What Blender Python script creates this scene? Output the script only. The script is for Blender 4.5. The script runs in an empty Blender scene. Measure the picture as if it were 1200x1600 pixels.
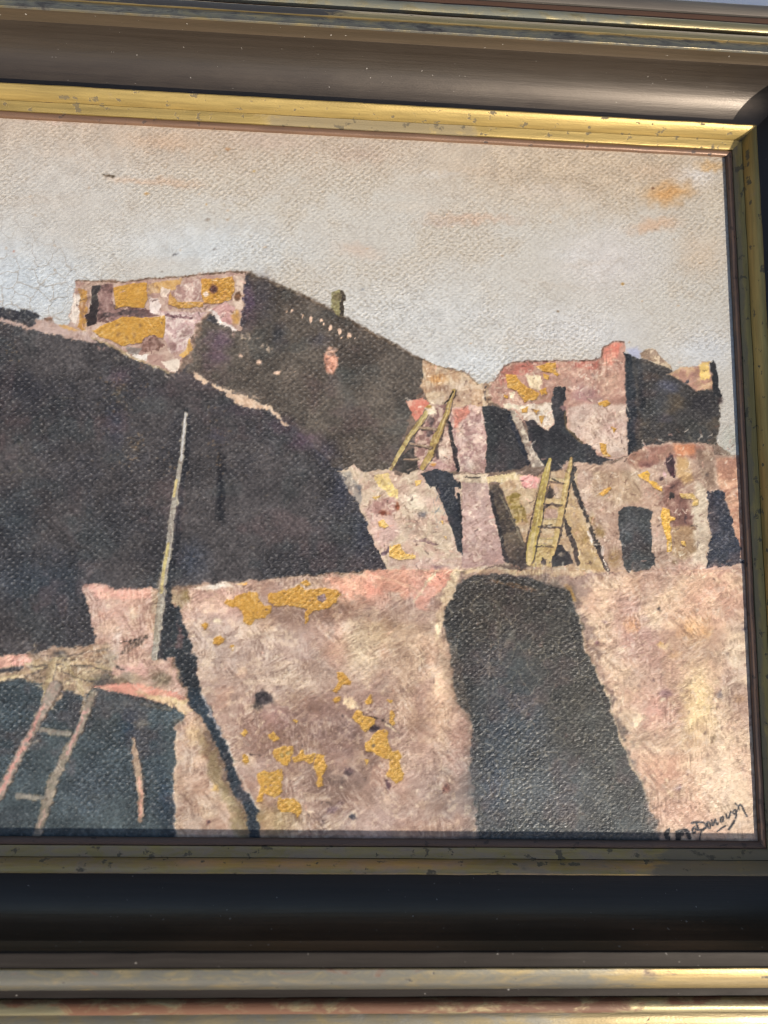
import bpy, math, random
import numpy as np
from mathutils import Matrix, Vector

random.seed(5)
RNG = np.random.default_rng(11)
S = bpy.context.scene
COL = S.collection

# ------------------------------------------------------------------ camera
# world: x right, y up the picture, z out of the picture; canvas lies at z = 0 (metres)
F_PX = 1160.0                       # focal length for a picture 1600 px high
HV = np.array([0.99832308, 0.02864461, 0.05030416])      # world x seen by the camera (right, down, forward)
YV = np.array([0.02121045, -0.98956076, 0.14254689])     # world y
NV = np.array([0.05386223, -0.14124087, -0.98850892])    # world z
CAM_H = 0.20825                     # camera height over the canvas
cam_data = bpy.data.cameras.new('camera')
cam = bpy.data.objects.new('camera', cam_data)
COL.objects.link(cam)
right = Vector((HV[0], YV[0], NV[0])); down = Vector((HV[1], YV[1], NV[1])); fwd = Vector((HV[2], YV[2], NV[2]))
R = Matrix((right, -down, -fwd)).transposed()
cam.matrix_world = Matrix.Translation((0, 0, CAM_H)) @ R.to_4x4()
cam_data.sensor_fit = 'VERTICAL'
cam_data.sensor_height = 36.0
cam_data.sensor_width = 27.0
cam_data.lens = F_PX / 1600 * 36.0
cam_data.clip_start = 0.01
cam_data.clip_end = 50
cam_data.dof.use_dof = True
cam_data.dof.focus_distance = 0.2085
cam_data.dof.aperture_fstop = cam_data.lens / 3.2     # a phone's 3 mm opening
S.camera = cam

# ------------------------------------------------------------------ light
SUN_TO = Vector((1.06, -1.13, 1.0)).normalized()       # towards the sun
elev = math.asin(SUN_TO.z)
azim = math.atan2(SUN_TO.x, SUN_TO.y)
world = bpy.data.worlds.new("World"); S.world = world
world.use_nodes = True
wn = world.node_tree.nodes; wl = world.node_tree.links
bg = wn.get('Background') or wn.new('ShaderNodeBackground')
sky = wn.new('ShaderNodeTexSky')
sky.sky_type = 'NISHITA'; sky.sun_disc = False
sky.sun_elevation = elev; sky.sun_rotation = azim
wl.new(sky.outputs['Color'], bg.inputs['Color'])
sky.dust_density = 2.5
bg.inputs['Strength'].default_value = 0.105
sun_d = bpy.data.lights.new('sun', 'SUN'); sun_d.energy = 4.3; sun_d.angle = math.radians(0.55)
sun_d.color = (1.0, 0.93, 0.84)
sun = bpy.data.objects.new('sun', sun_d); COL.objects.link(sun)
sun.rotation_euler = SUN_TO.to_track_quat('Z', 'Y').to_euler()
sun.location = (0.3, -0.3, 0.5)
S.view_settings.view_transform = 'Standard'; S.view_settings.look = 'None'
S.view_settings.gamma = 1.0
S.view_settings.exposure = 0.50
S.cycles.filter_width = 1.05

GAIN = np.array([1.22, 1.17, 1.10])     # what an albedo of 1 on the canvas shows as

# ------------------------------------------------------------------ helpers
def mm(v): return v * 0.001

def proj(X, Y, z=0.0):
    zz = CAM_H - z
    px = HV[0]*X + YV[0]*Y - NV[0]*zz
    py = HV[1]*X + YV[1]*Y - NV[1]*zz
    pz = HV[2]*X + YV[2]*Y - NV[2]*zz
    return px/pz*F_PX + 600, py/pz*F_PX + 800

def new_mat(name):
    m = bpy.data.materials.new(name); m.use_nodes = True
    nt = m.node_tree
    return m, nt, nt.nodes['Principled BSDF']

def N(nt, kind, **kw):
    n = nt.nodes.new(kind)
    for k, v in kw.items():
        if k.startswith('i_'):
            n.inputs[int(k[2:]) if k[2:].isdigit() else k[2:].replace('_', ' ')].default_value = v
        else: setattr(n, k, v)
    return n

def math_n(nt, op, a, b=None, clamp=False):
    n = nt.nodes.new('ShaderNodeMath'); n.operation = op; n.use_clamp = clamp
    for i, v in enumerate((a, b)):
        if v is None: continue
        if isinstance(v, (int, float)): n.inputs[i].default_value = v
        else: nt.links.new(v, n.inputs[i])
    return n.outputs[0]

def mixc(nt, fac, a, b):
    n = nt.nodes.new('ShaderNodeMix'); n.data_type = 'RGBA'
    for sock, v in ((n.inputs[0], fac), (n.inputs[6], a), (n.inputs[7], b)):
        if isinstance(v, (int, float)): sock.default_value = v
        elif isinstance(v, tuple): sock.default_value = (*v, 1)
        else: nt.links.new(v, sock)
    return n.outputs[2]

def ramp(nt, src, lo, hi):
    n = nt.nodes.new('ShaderNodeMapRange'); n.interpolation_type = 'SMOOTHSTEP'
    nt.links.new(src, n.inputs[0]); n.inputs[1].default_value = lo; n.inputs[2].default_value = hi
    return n.outputs[0]

def noise(nt, scale3, detail=3, rough=0.55, dist=0.0):
    tc = nt.nodes.new('ShaderNodeTexCoord'); mp = nt.nodes.new('ShaderNodeMapping')
    mp.inputs['Scale'].default_value = scale3
    nt.links.new(tc.outputs['Object'], mp.inputs[0])
    n = nt.nodes.new('ShaderNodeTexNoise'); n.inputs['Scale'].default_value = 1.0
    n.inputs['Detail'].default_value = detail; n.inputs['Roughness'].default_value = rough
    n.inputs['Distortion'].default_value = dist
    nt.links.new(mp.outputs[0], n.inputs['Vector'])
    return n.outputs[0]

def attr(nt, name):
    n = nt.nodes.new('ShaderNodeAttribute'); n.attribute_name = name
    return n

def bump(nt, bsdf, h, dist, strength=1.0):
    b = nt.nodes.new('ShaderNodeBump'); b.inputs['Distance'].default_value = dist
    b.inputs['Strength'].default_value = strength
    nt.links.new(h, b.inputs['Height']); nt.links.new(b.outputs[0], bsdf.inputs['Normal'])

def link(name, mesh, mat=None, parent=None):
    o = bpy.data.objects.new(name, mesh); COL.objects.link(o)
    if mat: mesh.materials.append(mat)
    if parent: o.parent = parent
    return o

# ------------------------------------------------------------------ the table
def build_table():
    m, nt, b = new_mat('pale_table')
    n1 = noise(nt, (30, 30, 30), 4)
    c = mixc(nt, n1, (0.78, 0.77, 0.77), (0.84, 0.83, 0.82))
    nt.links.new(c, b.inputs['Base Color']); b.inputs['Roughness'].default_value = 0.6
    me = bpy.data.meshes.new('table_top')
    xs = np.linspace(-0.6, 0.6, 9); v = []; f = []
    z0, z1 = -0.012, -0.037
    # a board with a softened edge
    pts = []
    for (ix, z) in ((0.0, z1), (0.0, z0-0.003), (0.001, z0-0.001), (0.003, z0)):
        pts.append([(-0.5+ix, -0.4+ix, z), (0.5-ix, -0.4+ix, z), (0.5-ix, 0.45-ix, z), (-0.5+ix, 0.45-ix, z)])
    for ring in pts: v += ring
    for k in range(3):
        for i in range(4):
            j = (i+1) % 4
            f.append((4*k+i, 4*k+j, 4*k+4+j, 4*k+4+i))
    f.append((12, 13, 14, 15)); f.append((3, 2, 1, 0))
    me.from_pydata(v, [], f)
    o = link('table_top', me, m)
    o['kind'] = 'structure'
    o['label'] = 'pale grey white surface under the picture frame'
build_table()

# ------------------------------------------------------------------ the frame
XL, XR = -0.1390, 0.1150          # sight opening
YB, YT = -0.0580, 0.1452
BASE_Z = -0.012

def gilt_mat(name, gold, dull, bole, metal=0.75, rough=0.38, spots=0.62, leak=0.2, tarn_sky=(0.155, 0.145, 0.115)):
    m, nt, b = new_mat(name)
    streak = noise(nt, (60, 900, 900), 4, 0.6)
    patch = noise(nt, (130, 260, 260), 5, 0.65, 0.6)
    fine = noise(nt, (1500, 2600, 2600), 3, 0.6)
    rub = noise(nt, (300, 380, 380), 4, 0.55)
    w = attr(nt, 'wear').outputs['Fac']
    t = math_n(nt, 'ADD', w, math_n(nt, 'MULTIPLY', math_n(nt, 'SUBTRACT', patch, 0.5), 1.3))
    dullf = ramp(nt, t, 0.34, 0.70)
    spot = ramp(nt, rub, spots, spots + 0.06)
    g2 = mixc(nt, ramp(nt, streak, 0.3, 0.7), gold, tuple(x*0.72 for x in gold))
    tn = attr(nt, 'tarnish_sky_tint').outputs['Fac']
    g2 = mixc(nt, ramp(nt, math_n(nt, 'ADD', tn, math_n(nt, 'MULTIPLY', math_n(nt, 'SUBTRACT', patch, 0.5), 1.6)), 0.2, 0.85), g2, tarn_sky)
    c = mixc(nt, math_n(nt, 'MULTIPLY', dullf, 1.0 - leak), g2, dull)
    c = mixc(nt, math_n(nt, 'MULTIPLY', spot, 0.85), c, tuple(x*0.5 for x in dull))
    bl = attr(nt, 'bole').outputs['Fac']
    bt = ramp(nt, math_n(nt, 'ADD', bl, math_n(nt, 'MULTIPLY', math_n(nt, 'SUBTRACT', patch, 0.5), 1.2)), 0.38, 0.66)
    c = mixc(nt, bt, c, bole)
    nt.links.new(c, b.inputs['Base Color'])
    cover = math_n(nt, 'MAXIMUM', math_n(nt, 'MAXIMUM', dullf, bt), spot)
    nt.links.new(math_n(nt, 'MULTIPLY', math_n(nt, 'SUBTRACT', 1.0, math_n(nt, 'MULTIPLY', cover, 1.0 - leak)), metal), b.inputs['Metallic'])
    nt.links.new(math_n(nt, 'ADD', rough, math_n(nt, 'MULTIPLY', cover, 0.28)), b.inputs['Roughness'])
    h = math_n(nt, 'ADD', math_n(nt, 'MULTIPLY', fine, 0.35), math_n(nt, 'ADD', math_n(nt, 'MULTIPLY', streak, 0.7), math_n(nt, 'MULTIPLY', cover, -0.25)))
    bump(nt, b, h, 0.00012)
    return m

def lacquer_mat(name, c0, c1, rough=0.36, spec=0.45):
    m, nt, b = new_mat(name)
    st = noise(nt, (25, 700, 700), 4, 0.6)
    fi = noise(nt, (1400, 2600, 2600), 3, 0.6)
    bl = noise(nt, (60, 90, 90), 3, 0.5)
    dust = noise(nt, (900, 900, 900), 1, 0.4)
    c = mixc(nt, ramp(nt, st, 0.25, 0.75), c0, c1)
    c = mixc(nt, math_n(nt, 'MULTIPLY', ramp(nt, dust, 0.77, 0.80), 0.45), c, (0.35, 0.32, 0.28))
    nt.links.new(c, b.inputs['Base Color'])
    sm = noise(nt, (140, 420, 420), 5, 0.7, 0.8)
    nt.links.new(math_n(nt, 'ADD', rough - 0.14, math_n(nt, 'ADD', math_n(nt, 'MULTIPLY', bl, 0.14), math_n(nt, 'MULTIPLY', sm, 0.18))), b.inputs['Roughness'])
    b.inputs['Specular IOR Level'].default_value = spec; b.inputs['Specular Tint'].default_value = (1.0, 0.86, 0.72, 1)
    bump(nt, b, math_n(nt, 'ADD', math_n(nt, 'MULTIPLY', st, 0.9), math_n(nt, 'MULTIPLY', fi, 0.25)), 0.00008)
    return m

M_GOLD = gilt_mat('old_gilt', (0.425, 0.30, 0.10), (0.165, 0.132, 0.078), (0.10, 0.045, 0.025), metal=0.58, rough=0.44, spots=0.605, tarn_sky=(0.37, 0.26, 0.165))
M_CREST = gilt_mat('rubbed_gilt', (0.36, 0.265, 0.115), (0.026, 0.021, 0.018), (0.085, 0.036, 0.017), spots=0.66, leak=0.0)
M_BEAD = gilt_mat('greened_gilt', (0.32, 0.265, 0.14), (0.10, 0.11, 0.095), (0.12, 0.05, 0.022), spots=0.66)
M_SIGHT = gilt_mat('worn_sight_edge', (0.20, 0.115, 0.07), (0.085, 0.055, 0.042), (0.14, 0.06, 0.04), metal=0.35)
M_LACQ = lacquer_mat('dark_lacquer', (0.021, 0.0155, 0.0112), (0.029, 0.0215, 0.0155), 0.36, 0.85)
M_OLIVE = lacquer_mat('brown_fillet', (0.040, 0.028, 0.016), (0.055, 0.038, 0.022), 0.42)
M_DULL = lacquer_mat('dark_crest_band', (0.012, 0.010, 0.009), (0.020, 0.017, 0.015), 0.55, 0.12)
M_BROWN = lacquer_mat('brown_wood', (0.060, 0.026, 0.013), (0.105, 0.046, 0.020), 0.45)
M_FILLET = gilt_mat('brown_rubbed_gilt', (0.25, 0.195, 0.10), (0.09, 0.08, 0.06), (0.085, 0.038, 0.017), spots=0.66)
M_GREY = lacquer_mat('dull_outer_edge', (0.060, 0.052, 0.045), (0.085, 0.075, 0.062), 0.45)

# profile pieces: name, material, points (distance out from the opening, height) in mm
def arc(cx, cz, rx, rz, a0, a1, n):
    return [(cx + rx*math.cos(math.radians(a)), cz + rz*math.sin(math.radians(a))) for a in np.linspace(a0, a1, n)]
cove_pts = [(7.3, 1.0)]
for d0, a0 in ((8.6, 15), (10.0, 19), (11.3, 23), (12.5, 27), (13.4, 31.5), (14.2, 36), (14.9, 40.5), (15.6, 45), (16.2, 50), (16.8, 55), (17.4, 60.5), (17.95, 66), (18.45, 71), (18.9, 76)):
    cove_pts.append((d0, cove_pts[-1][1] + (d0 - cove_pts[-1][0])*math.tan(math.radians(a0))))
PIECES = [
    ('cove', M_LACQ, cove_pts + [(19.05, 15.2), (19.12, 15.9)]),
    ('sight_edge', M_SIGHT, [(0.0, -1.0), (0.0, 0.7), (0.12, 1.0), (0.45, 1.25), (1.0, 1.35), (1.5, 1.25), (1.72, 1.05), (1.75, 0.8)]),
    ('gilt_slip', M_GOLD, [(1.75, 0.8), (1.85, 1.35), (2.1, 1.55), (3.0, 1.85), (3.9, 2.2), (4.25, 2.35), (4.4, 2.15), (4.5, 2.6), (4.8, 3.6), (5.3, 4.6), (5.8, 5.4), (6.3, 6.0), (6.7, 6.25), (7.05, 6.2), (7.25, 5.8), (7.3, 4.5), (7.3, 0.6)]),
    ('fillet', M_OLIVE, [(19.12, 15.9), (19.3, 16.3), (19.6, 17.2), (19.85, 18.2), (20.0, 19.1)]),
    ('crest_band', M_CREST, [(20.0, 19.1), (20.05, 19.5), (20.25, 19.75), (20.6, 19.75), (22.5, 18.9), (24.3, 18.0)]),
    ('gilt_crest', M_CREST, [(24.3, 18.0), (24.35, 18.3), (24.6, 18.4)] + [(24.6 + 7.4*t, 18.4 - 6.95*t + 1.5*math.sin(math.pi*t)) for t in (.12, .25, .4, .55, .7, .85, 1.0)]),
    ('groove', M_BROWN, [(32.0, 11.45), (32.05, 10.6), (32.6, 10.2), (33.6, 9.9), (34.6, 9.7), (34.7, 9.2)]),
    ('gilt_bead', M_BEAD, [(34.7, 9.2)] + arc(36.6, 9.2, 1.9, 1.7, 175, 5, 9) + [(38.5, 8.7)]),
    ('outer_fillet', M_FILLET, [(38.5, 8.7), (38.6, 8.3), (39.6, 8.5), (40.8, 8.45), (42.0, 8.1), (42.2, 7.7), (42.3, 6.9)]),
    ('outer_edge', M_GREY, [(42.3, 6.9), (43.2, 6.9), (43.3, 7.5)] + arc(45.6, 6.4, 2.2, 1.5, 150, 0, 7) + [(48.0, 2.0), (48.0, -12.0), (1.2, -12.0), (1.2, -1.2), (0.0, -1.0)]),
]
def rail_mesh(name, mat, pts, length, seed, rail, nseg=260):
    """an extrusion along +x with mitred ends, facing in towards +y"""
    rng = np.random.default_rng(seed)
    t = np.linspace(0, 1, nseg + 1)
    V = []; wear = []; bole = []; tarn_sky = []
    ctrl = rng.normal(0, 1, 40)
    wob = np.interp(np.linspace(0, 39, nseg + 1), np.arange(40), ctrl) * 0.035
    npt = len(pts)
    for k, (d, z) in enumerate(pts):
        x = -mm(d) + t * (length + 2*mm(d))
        jig = 0.0 if k in (0, npt-1) or name in ('cove', 'outer_edge') else 1.0
        dd = d + wob * jig * 0.6; zz = z + wob * jig
        V.append(np.stack([x, -mm(dd), mm(zz)], 1))
        w = np.full(nseg+1, 0.0); b = np.zeros(nseg+1); tr = np.zeros(nseg+1)
        for (r, part, d0, d1, x0, x1, kind, amt) in WEAR:
            if r == rail and part == name and d0 <= d <= d1:
                wx = XR - x if rail == 'top' else (XL + x if rail == 'bottom' else (YB + x if rail == 'right' else YT - x))
                g = np.clip((wx - x0)/0.022 + .5, 0, 1) * np.clip((x1 - wx)/0.022 + .5, 0, 1) * amt
                if kind == 'w': w = np.maximum(w, g)
                elif kind == 't': tr = np.maximum(tr, g)
                else: b = np.maximum(b, g)
        wear.append(w); bole.append(b); tarn_sky.append(tr)
    V = np.concatenate(V); nx = nseg + 1
    i = np.arange(npt-1)[:, None]*nx + np.arange(nseg)[None]
    F = np.stack([i, i+nx, i+nx+1, i+1], -1).reshape(-1, 4)
    me = bpy.data.meshes.new(name)
    me.from_pydata(V.tolist(), [], F.tolist())
    for an, arr in (('wear', wear), ('bole', bole), ('tarnish_sky_tint', tarn_sky)):
        a = me.attributes.new(an, 'FLOAT', 'POINT'); a.data.foreach_set('value', np.concatenate(arr).astype(np.float32))
    me.materials.append(mat)
    me.polygons.foreach_set('use_smooth', np.ones(len(F), bool))
    me.set_sharp_from_angle(angle=math.radians(38))
    return me

def px2x(p): return -0.0955 + p*0.0001785
def px2xt(p): return -0.1025 + p*0.0001925     # along the far (top) rail
def py2y(p): return YT - (p - 250)*(YT - YB)/1062
# where the gilding is dulled ('w') or rubbed down to the brown ground ('b'); 't' tints it for tarnish and reflected sky
WEAR = [
    ('top', 'gilt_slip', 1.5, 4.3, px2xt(368), px2xt(735), 'w', 0.75),
    ('top', 'gilt_slip', 1.5, 4.3, px2xt(120), px2xt(150), 'w', 0.35),
    ('top', 'gilt_slip', 4.3, 8, px2xt(720), px2xt(742), 'w', 0.45),
    ('top', 'gilt_slip', 4.35, 4.45, -1, 1, 'b', 0.5), ('bottom', 'gilt_slip', 4.35, 4.45, -1, 1, 'b', 0.5), ('right', 'gilt_slip', 4.35, 4.45, -1, 1, 'w', 0.5),
    ('top', 'gilt_slip', 6.9, 8, -1, 1, 'b', 0.45),
    ('right', 'gilt_slip', 1.0, 8, -1, 1, 'w', 0.06),
    ('right', 'gilt_slip', 1.0, 2.6, -1, 1, 'w', 0.75),
    ('right', 'gilt_slip', 2.6, 3.4, -1, 1, 'w', 0.50),
    ('bottom', 'gilt_slip', 1.5, 8, px2x(985), 1, 'w', 0.75),
    ('bottom', 'gilt_slip', 1.0, 8, -1, 1, 'w', 0.26),
    ('bottom', 'sight_edge', 0, 2, -1, 1, 'w', 0.8),
    ('right', 'sight_edge', 0, 2, -1, 1, 'w', 0.55),
    ('top', 'sight_edge', 0, 2, -1, 1, 'w', 0.25),
    ('top', 'crest_band', 19, 24.5, -1, 1, 'w', 0.44),
    ('top', 'crest_band', 19, 24.5, -1, 1, 't', 0.7),
    ('top', 'gilt_crest', 24.5, 28, -1, px2xt(520), 'w', 0.85),
    ('top', 'gilt_crest', 28, 40, -1, px2xt(700), 'b', 0.7),
    ('top', 'gilt_bead', 30, 40, -1, px2xt(990), 'w', 0.62),
    ('top', 'outer_fillet', 30, 50, -1, 1, 'b', 0.9),
    ('right', 'outer_fillet', 30, 50, -1, 1, 'b', 0.6),
    ('bottom', 'crest_band', 19, 25, -1, 1, 'w', 1.5),
    ('bottom', 'gilt_crest', 24.3, 27, -1, 1, 'b', 0.36),
    ('bottom', 'gilt_crest', 24.3, 27.5, px2x(205), px2x(290), 'b', 0.45),
    ('bottom', 'gilt_crest', 24.3, 28, px2x(310), px2x(380), 'b', 0.5),
    ('bottom', 'gilt_crest', 24.3, 29, px2x(462), px2x(530), 'b', 0.52),
    ('bottom', 'gilt_crest', 24.5, 40, -1, px2x(960), 't', 0.72),  # grey of the reflected sky put into the gilt colour
    ('bottom', 'outer_fillet', 30, 50, -1, px2x(900), 't', 0.5),
    ('bottom', 'gilt_slip', 1, 8, -1, 1, 't', 0.5), ('right', 'gilt_slip', 1, 8, -1, 1, 't', 0.05),  # browner tint on the shaded slips, offsets the green of reflected sky
    ('bottom', 'gilt_bead', 30, 40, px2x(120), px2x(980), 'b', 0.62),
    ('bottom', 'gilt_bead', 30, 36, -1, 1, 'b', 0.5),
    ('bottom', 'outer_fillet', 30, 50, -1, px2x(850), 'w', 0.25),
]

frame = bpy.data.objects.new('picture_frame', None); COL.objects.link(frame)
frame.location = ((XL+XR)/2, (YB+YT)/2, BASE_Z)
frame['label'] = 'dark lacquered wooden picture frame with worn gilt mouldings around the painting'
frame['category'] = 'picture frame'
fl = frame.location
for ri, (rail, cx, cy, rz, L) in enumerate((('bottom', XL, YB, 0, XR-XL), ('right', XR, YB, 90, YT-YB), ('top', XR, YT, 180, XR-XL), ('left', XL, YT, 270, YT-YB))):
    root = None
    for pi, (nm, mat, pts) in enumerate(PIECES):
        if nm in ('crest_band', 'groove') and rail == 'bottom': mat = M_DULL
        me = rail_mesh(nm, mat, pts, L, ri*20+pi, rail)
        if root is None:
            root = link('rail', me, None, frame)
            root.location = (cx - fl.x, cy - fl.y, -BASE_Z); root.rotation_euler = (0, 0, math.radians(rz))
            root['label'] = {'bottom': 'shaded near rail with navy black cove', 'right': 'right rail in shade', 'top': 'sunlit far rail with brown sheen in its cove', 'left': 'left rail outside the picture'}[rail]
        else:
            link(nm, me, None, root)
    # dust specks caught in the cove
    if rail in ('top', 'bottom'):
        import bmesh
        bm = bmesh.new(); rg = random.Random(ri)
        for k in range(12):
            x = rg.uniform(0, L); j = rg.randrange(1, len(cove_pts)-1); d, z = cove_pts[j]
            r = rg.choice((0.06, 0.08, 0.10, 0.15)) * (1 if rg.random() < .8 else 1.4)
            bmesh.ops.create_icosphere(bm, subdivisions=1, radius=mm(r), matrix=Matrix.Translation((x, -mm(d), mm(z + 0.05))) @ Matrix.Diagonal((rg.uniform(.8, 2.0), 1, .6, 1)))
        dm = bpy.data.meshes.new('dust'); bm.to_mesh(dm); bm.free()
        md, ntd, bd = new_mat('dust'); bd.inputs['Base Color'].default_value = (0.26, 0.235, 0.20, 1); bd.inputs['Roughness'].default_value = 0.9
        do = link('dust', dm, md, root); do['kind'] = 'stuff'

# ------------------------------------------------------------------ the painting
STEP = 0.00025
MARG = 0.0011                       # canvas running under the slip
gx = np.arange(XL - MARG, XR + MARG + 1e-9, STEP); gy = np.arange(YB - MARG, YT + MARG + 1e-9, STEP)
NX, NY = len(gx), len(gy)
GX, GY = np.meshgrid(gx, gy)
PX, PY = proj(GX, GY)
PX = PX.astype(np.float32); PY = PY.astype(np.float32)   # canvas positions, measured in the units the shapes are drawn in
PXlo, PXhi = PX.min(0), PX.max(0); PYlo, PYhi = PY.min(1), PY.max(1)

def vn(sx, sy=None, seed=0, ang=0.0):
    sy = sy or sx
    tab = np.random.default_rng(seed).random((128, 128)).astype(np.float32)
    a = math.radians(ang); c, s = math.cos(a), math.sin(a)
    u = (PX*c + PY*s)/sx + 500; v = (-PX*s + PY*c)/sy + 500
    iu = np.floor(u).astype(np.int32); iv = np.floor(v).astype(np.int32)
    fu = u - iu; fv = v - iv
    fu = fu*fu*(3-2*fu); fv = fv*fv*(3-2*fv)
    g = lambda a_, b_: tab[b_ & 127, a_ & 127]
    return ((g(iu, iv)*(1-fu)+g(iu+1, iv)*fu)*(1-fv) + (g(iu, iv+1)*(1-fu)+g(iu+1, iv+1)*fu)*fv)*2 - 1
n3, n3b = vn(3.0, seed=1), vn(3.0, seed=2)
n6, n6b = vn(6.5, seed=3), vn(6.5, seed=4)
n14, n14b = vn(14, seed=5), vn(14, seed=6)
n35, n35b = vn(35, seed=7), vn(35, seed=8)
n90 = vn(90, seed=9); n200 = vn(200, seed=10)
FB = {6: 0.55*n6+0.45*n3, 14: 0.5*n14+0.3*n6+0.2*n3, 35: 0.5*n35+0.3*n14+0.2*n6b, 90: 0.5*n90+0.3*n35b+0.2*n14b}
WXn = 0.5*n6+0.5*n14; WYn = 0.5*n6b+0.5*n14b

C = np.zeros((NY, NX, 3), np.float32)       # pigment, as it shows in even light (sRGB)
Hh = np.zeros((NY, NX), np.float32)         # paint thickness, mm
Wv = np.ones((NY, NX), np.float32)          # how far the weave shows
Tx = np.zeros((NY, NX), np.float32)         # broken brushwork
Kc = np.zeros((NY, NX), np.float32)         # craquelure
Lb = np.zeros((NY, NX), np.int32)
PARTS = []
def sstep(a, b, x):
    t = np.clip((x-a)/(b-a), 0, 1); return t*t*(3-2*t)

def zone(z, pts):
    ox, oy, s = z
    return [(ox + p[0]/s, oy + p[1]/s) for p in pts]
FULL = (0, 0, 1)

def window(x0, x1, y0, y1):
    r = np.where((PYhi > y0) & (PYlo < y1))[0]; c = np.where((PXhi > x0) & (PXlo < x1))[0]
    if len(r) == 0 or len(c) == 0: return None
    return slice(r[0], r[-1]+1), slice(c[0], c[-1]+1)

def seg_dist(x, y, a, b):
    dx, dy = b[0]-a[0], b[1]-a[1]; l2 = dx*dx+dy*dy + 1e-9
    t = np.clip(((x-a[0])*dx + (y-a[1])*dy)/l2, 0, 1)
    return np.hypot(x-a[0]-t*dx, y-a[1]-t*dy), t

def apply(w, mask, col, var, c2, mix, sc, sc2, part, h, W, T, K, dry):
    if dry:
        f = FB[6][w]*0.6 + n3b[w]*0.5
        mask = mask*sstep(dry-0.25, dry+0.25, f + 0.25*mask)
    col = np.array(col, np.float32)/255
    cc = np.broadcast_to(col, mask.shape+(3,)) * (1 + var*FB[sc][w])[..., None]
    if c2 is not None:
        t = sstep(-0.22, 0.22, FB[sc2][w] + (mix-0.5)*0.7)[..., None]
        cc = cc*(1-t) + (np.array(c2, np.float32)/255)*(1+var*FB[sc][w])[..., None]*t
    m3 = mask[..., None]
    C[w] = C[w]*(1-m3) + cc*m3
    Hh[w] += 0.45*h*mask
    for fld, v in ((Wv, W), (Tx, T), (Kc, K)):
        if v is not None: fld[w] = fld[w]*(1-mask) + v*mask
    if part:
        nm, lab = part if isinstance(part, tuple) else (part, None)
        PARTS.append((nm, lab)); sub = Lb[w]; sub[mask > 0.5] = len(PARTS)

def poly(z, pts, col, soft=1.3, rough=2.5, var=0.12, c2=None, mix=0.5, sc=14, sc2=14, alpha=1.0, part=None, h=0.0, W=None, T=None, K=None, dry=None):
    p = zone(z, pts); xs = [q[0] for q in p]; ys = [q[1] for q in p]
    if max(ys) < 925 and max(xs)-min(xs) < 220: rough *= 0.6; soft *= 0.85
    pad = soft*1.5 + rough*3 + 2
    w = window(min(xs)-pad, max(xs)+pad, min(ys)-pad, max(ys)+pad)
    if w is None: return
    x = PX[w] + 1.7*rough*WXn[w]; y = PY[w] + 1.7*rough*WYn[w]
    d = np.full(x.shape, 1e9, np.float32); ins = np.zeros(x.shape, bool)
    for i in range(len(p)):
        a, b = p[i], p[(i+1) % len(p)]
        dd, _ = seg_dist(x, y, a, b); d = np.minimum(d, dd)
        if a[1] != b[1]:
            ins ^= ((a[1] > y) != (b[1] > y)) & (x < (b[0]-a[0])*(y-a[1])/(b[1]-a[1]) + a[0])
    sd = np.where(ins, -d, d) + min(rough, 2.5)*(0.34*n3[w] + 0.26*n6[w])
    apply(w, alpha*sstep(soft, -soft, sd), col, var, c2, mix, sc, sc2, part, h, W, T, K, dry)

def sstep_r(d, soft): return sstep(soft, -soft, d)

def stroke(z, pts, width, col, soft=1.0, rough=1.5, var=0.15, c2=None, mix=0.5, sc=6, sc2=6, alpha=1.0, part=None, h=0.0, W=None, T=None, K=None, dry=None):
    p = zone(z, pts); s = z[2]
    wd = [q/s for q in (width if isinstance(width, (list, tuple)) else [width]*len(p))]
    xs = [q[0] for q in p]; ys = [q[1] for q in p]; pad = max(wd) + soft*2 + rough*1.5 + 2
    w = window(min(xs)-pad, max(xs)+pad, min(ys)-pad, max(ys)+pad)
    if w is None: return
    x = PX[w] + rough*WXn[w]; y = PY[w] + rough*WYn[w]
    sd = np.full(x.shape, 1e9, np.float32)
    for i in range(len(p)-1):
        dd, t = seg_dist(x, y, p[i], p[i+1])
        sd = np.minimum(sd, dd - 0.5*(wd[i]*(1-t)+wd[i+1]*t))
    sd = sd + min(rough, 2)*0.45*n3[w]
    apply(w, alpha*sstep_r(sd, soft), col, var, c2, mix, sc, sc2, part, h, W, T, K, dry)

def blob(z, c, r, col, alpha=0.8, edge=0.9, rough=5, var=0.1, ang=0, part=None, h=0.0, W=None, T=None, K=None, dry=None, sc=14):
    (cx, cy), = zone(z, [c]); rx, ry = r[0]/z[2], r[1]/z[2]
    m = max(rx, ry)*1.5 + rough*2
    w = window(cx-m, cx+m, cy-m, cy+m)
    if w is None: return
    x = PX[w] + rough*WXn[w] - cx; y = PY[w] + rough*WYn[w] - cy
    a = math.radians(ang); c_, s_ = math.cos(a), math.sin(a)
    q = np.hypot((x*c_+y*s_)/rx, (-x*s_+y*c_)/ry)
    apply(w, alpha*sstep(1+edge*0.4, 1-edge, q), col, var, None, .5, sc, sc, part, h, W, T, K, dry)

OCH = (200, 149, 66)
def flake(z, pts, col=OCH, c2=(184, 135, 58), rough=1.9):
    # a loss in the paint: dark rim, then the ochre ground a little below the surface
    p = zone(z, pts); cx = sum(q[0] for q in p)/len(p); cy = sum(q[1] for q in p)/len(p)
    big = [(cx+(q[0]-cx)*1.0, cy+(q[1]-cy)*1.0+1.0) for q in p]
    poly(FULL, big, (110, 82, 62), soft=1.6, rough=rough, var=0.1, alpha=0.75)
    poly(z, pts, col, soft=0.8, rough=rough, var=0.16, c2=c2, mix=0.45, sc=6, sc2=6, part='ochre_patch', h=-0.16, W=0.8, T=0.55, K=0)

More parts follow.
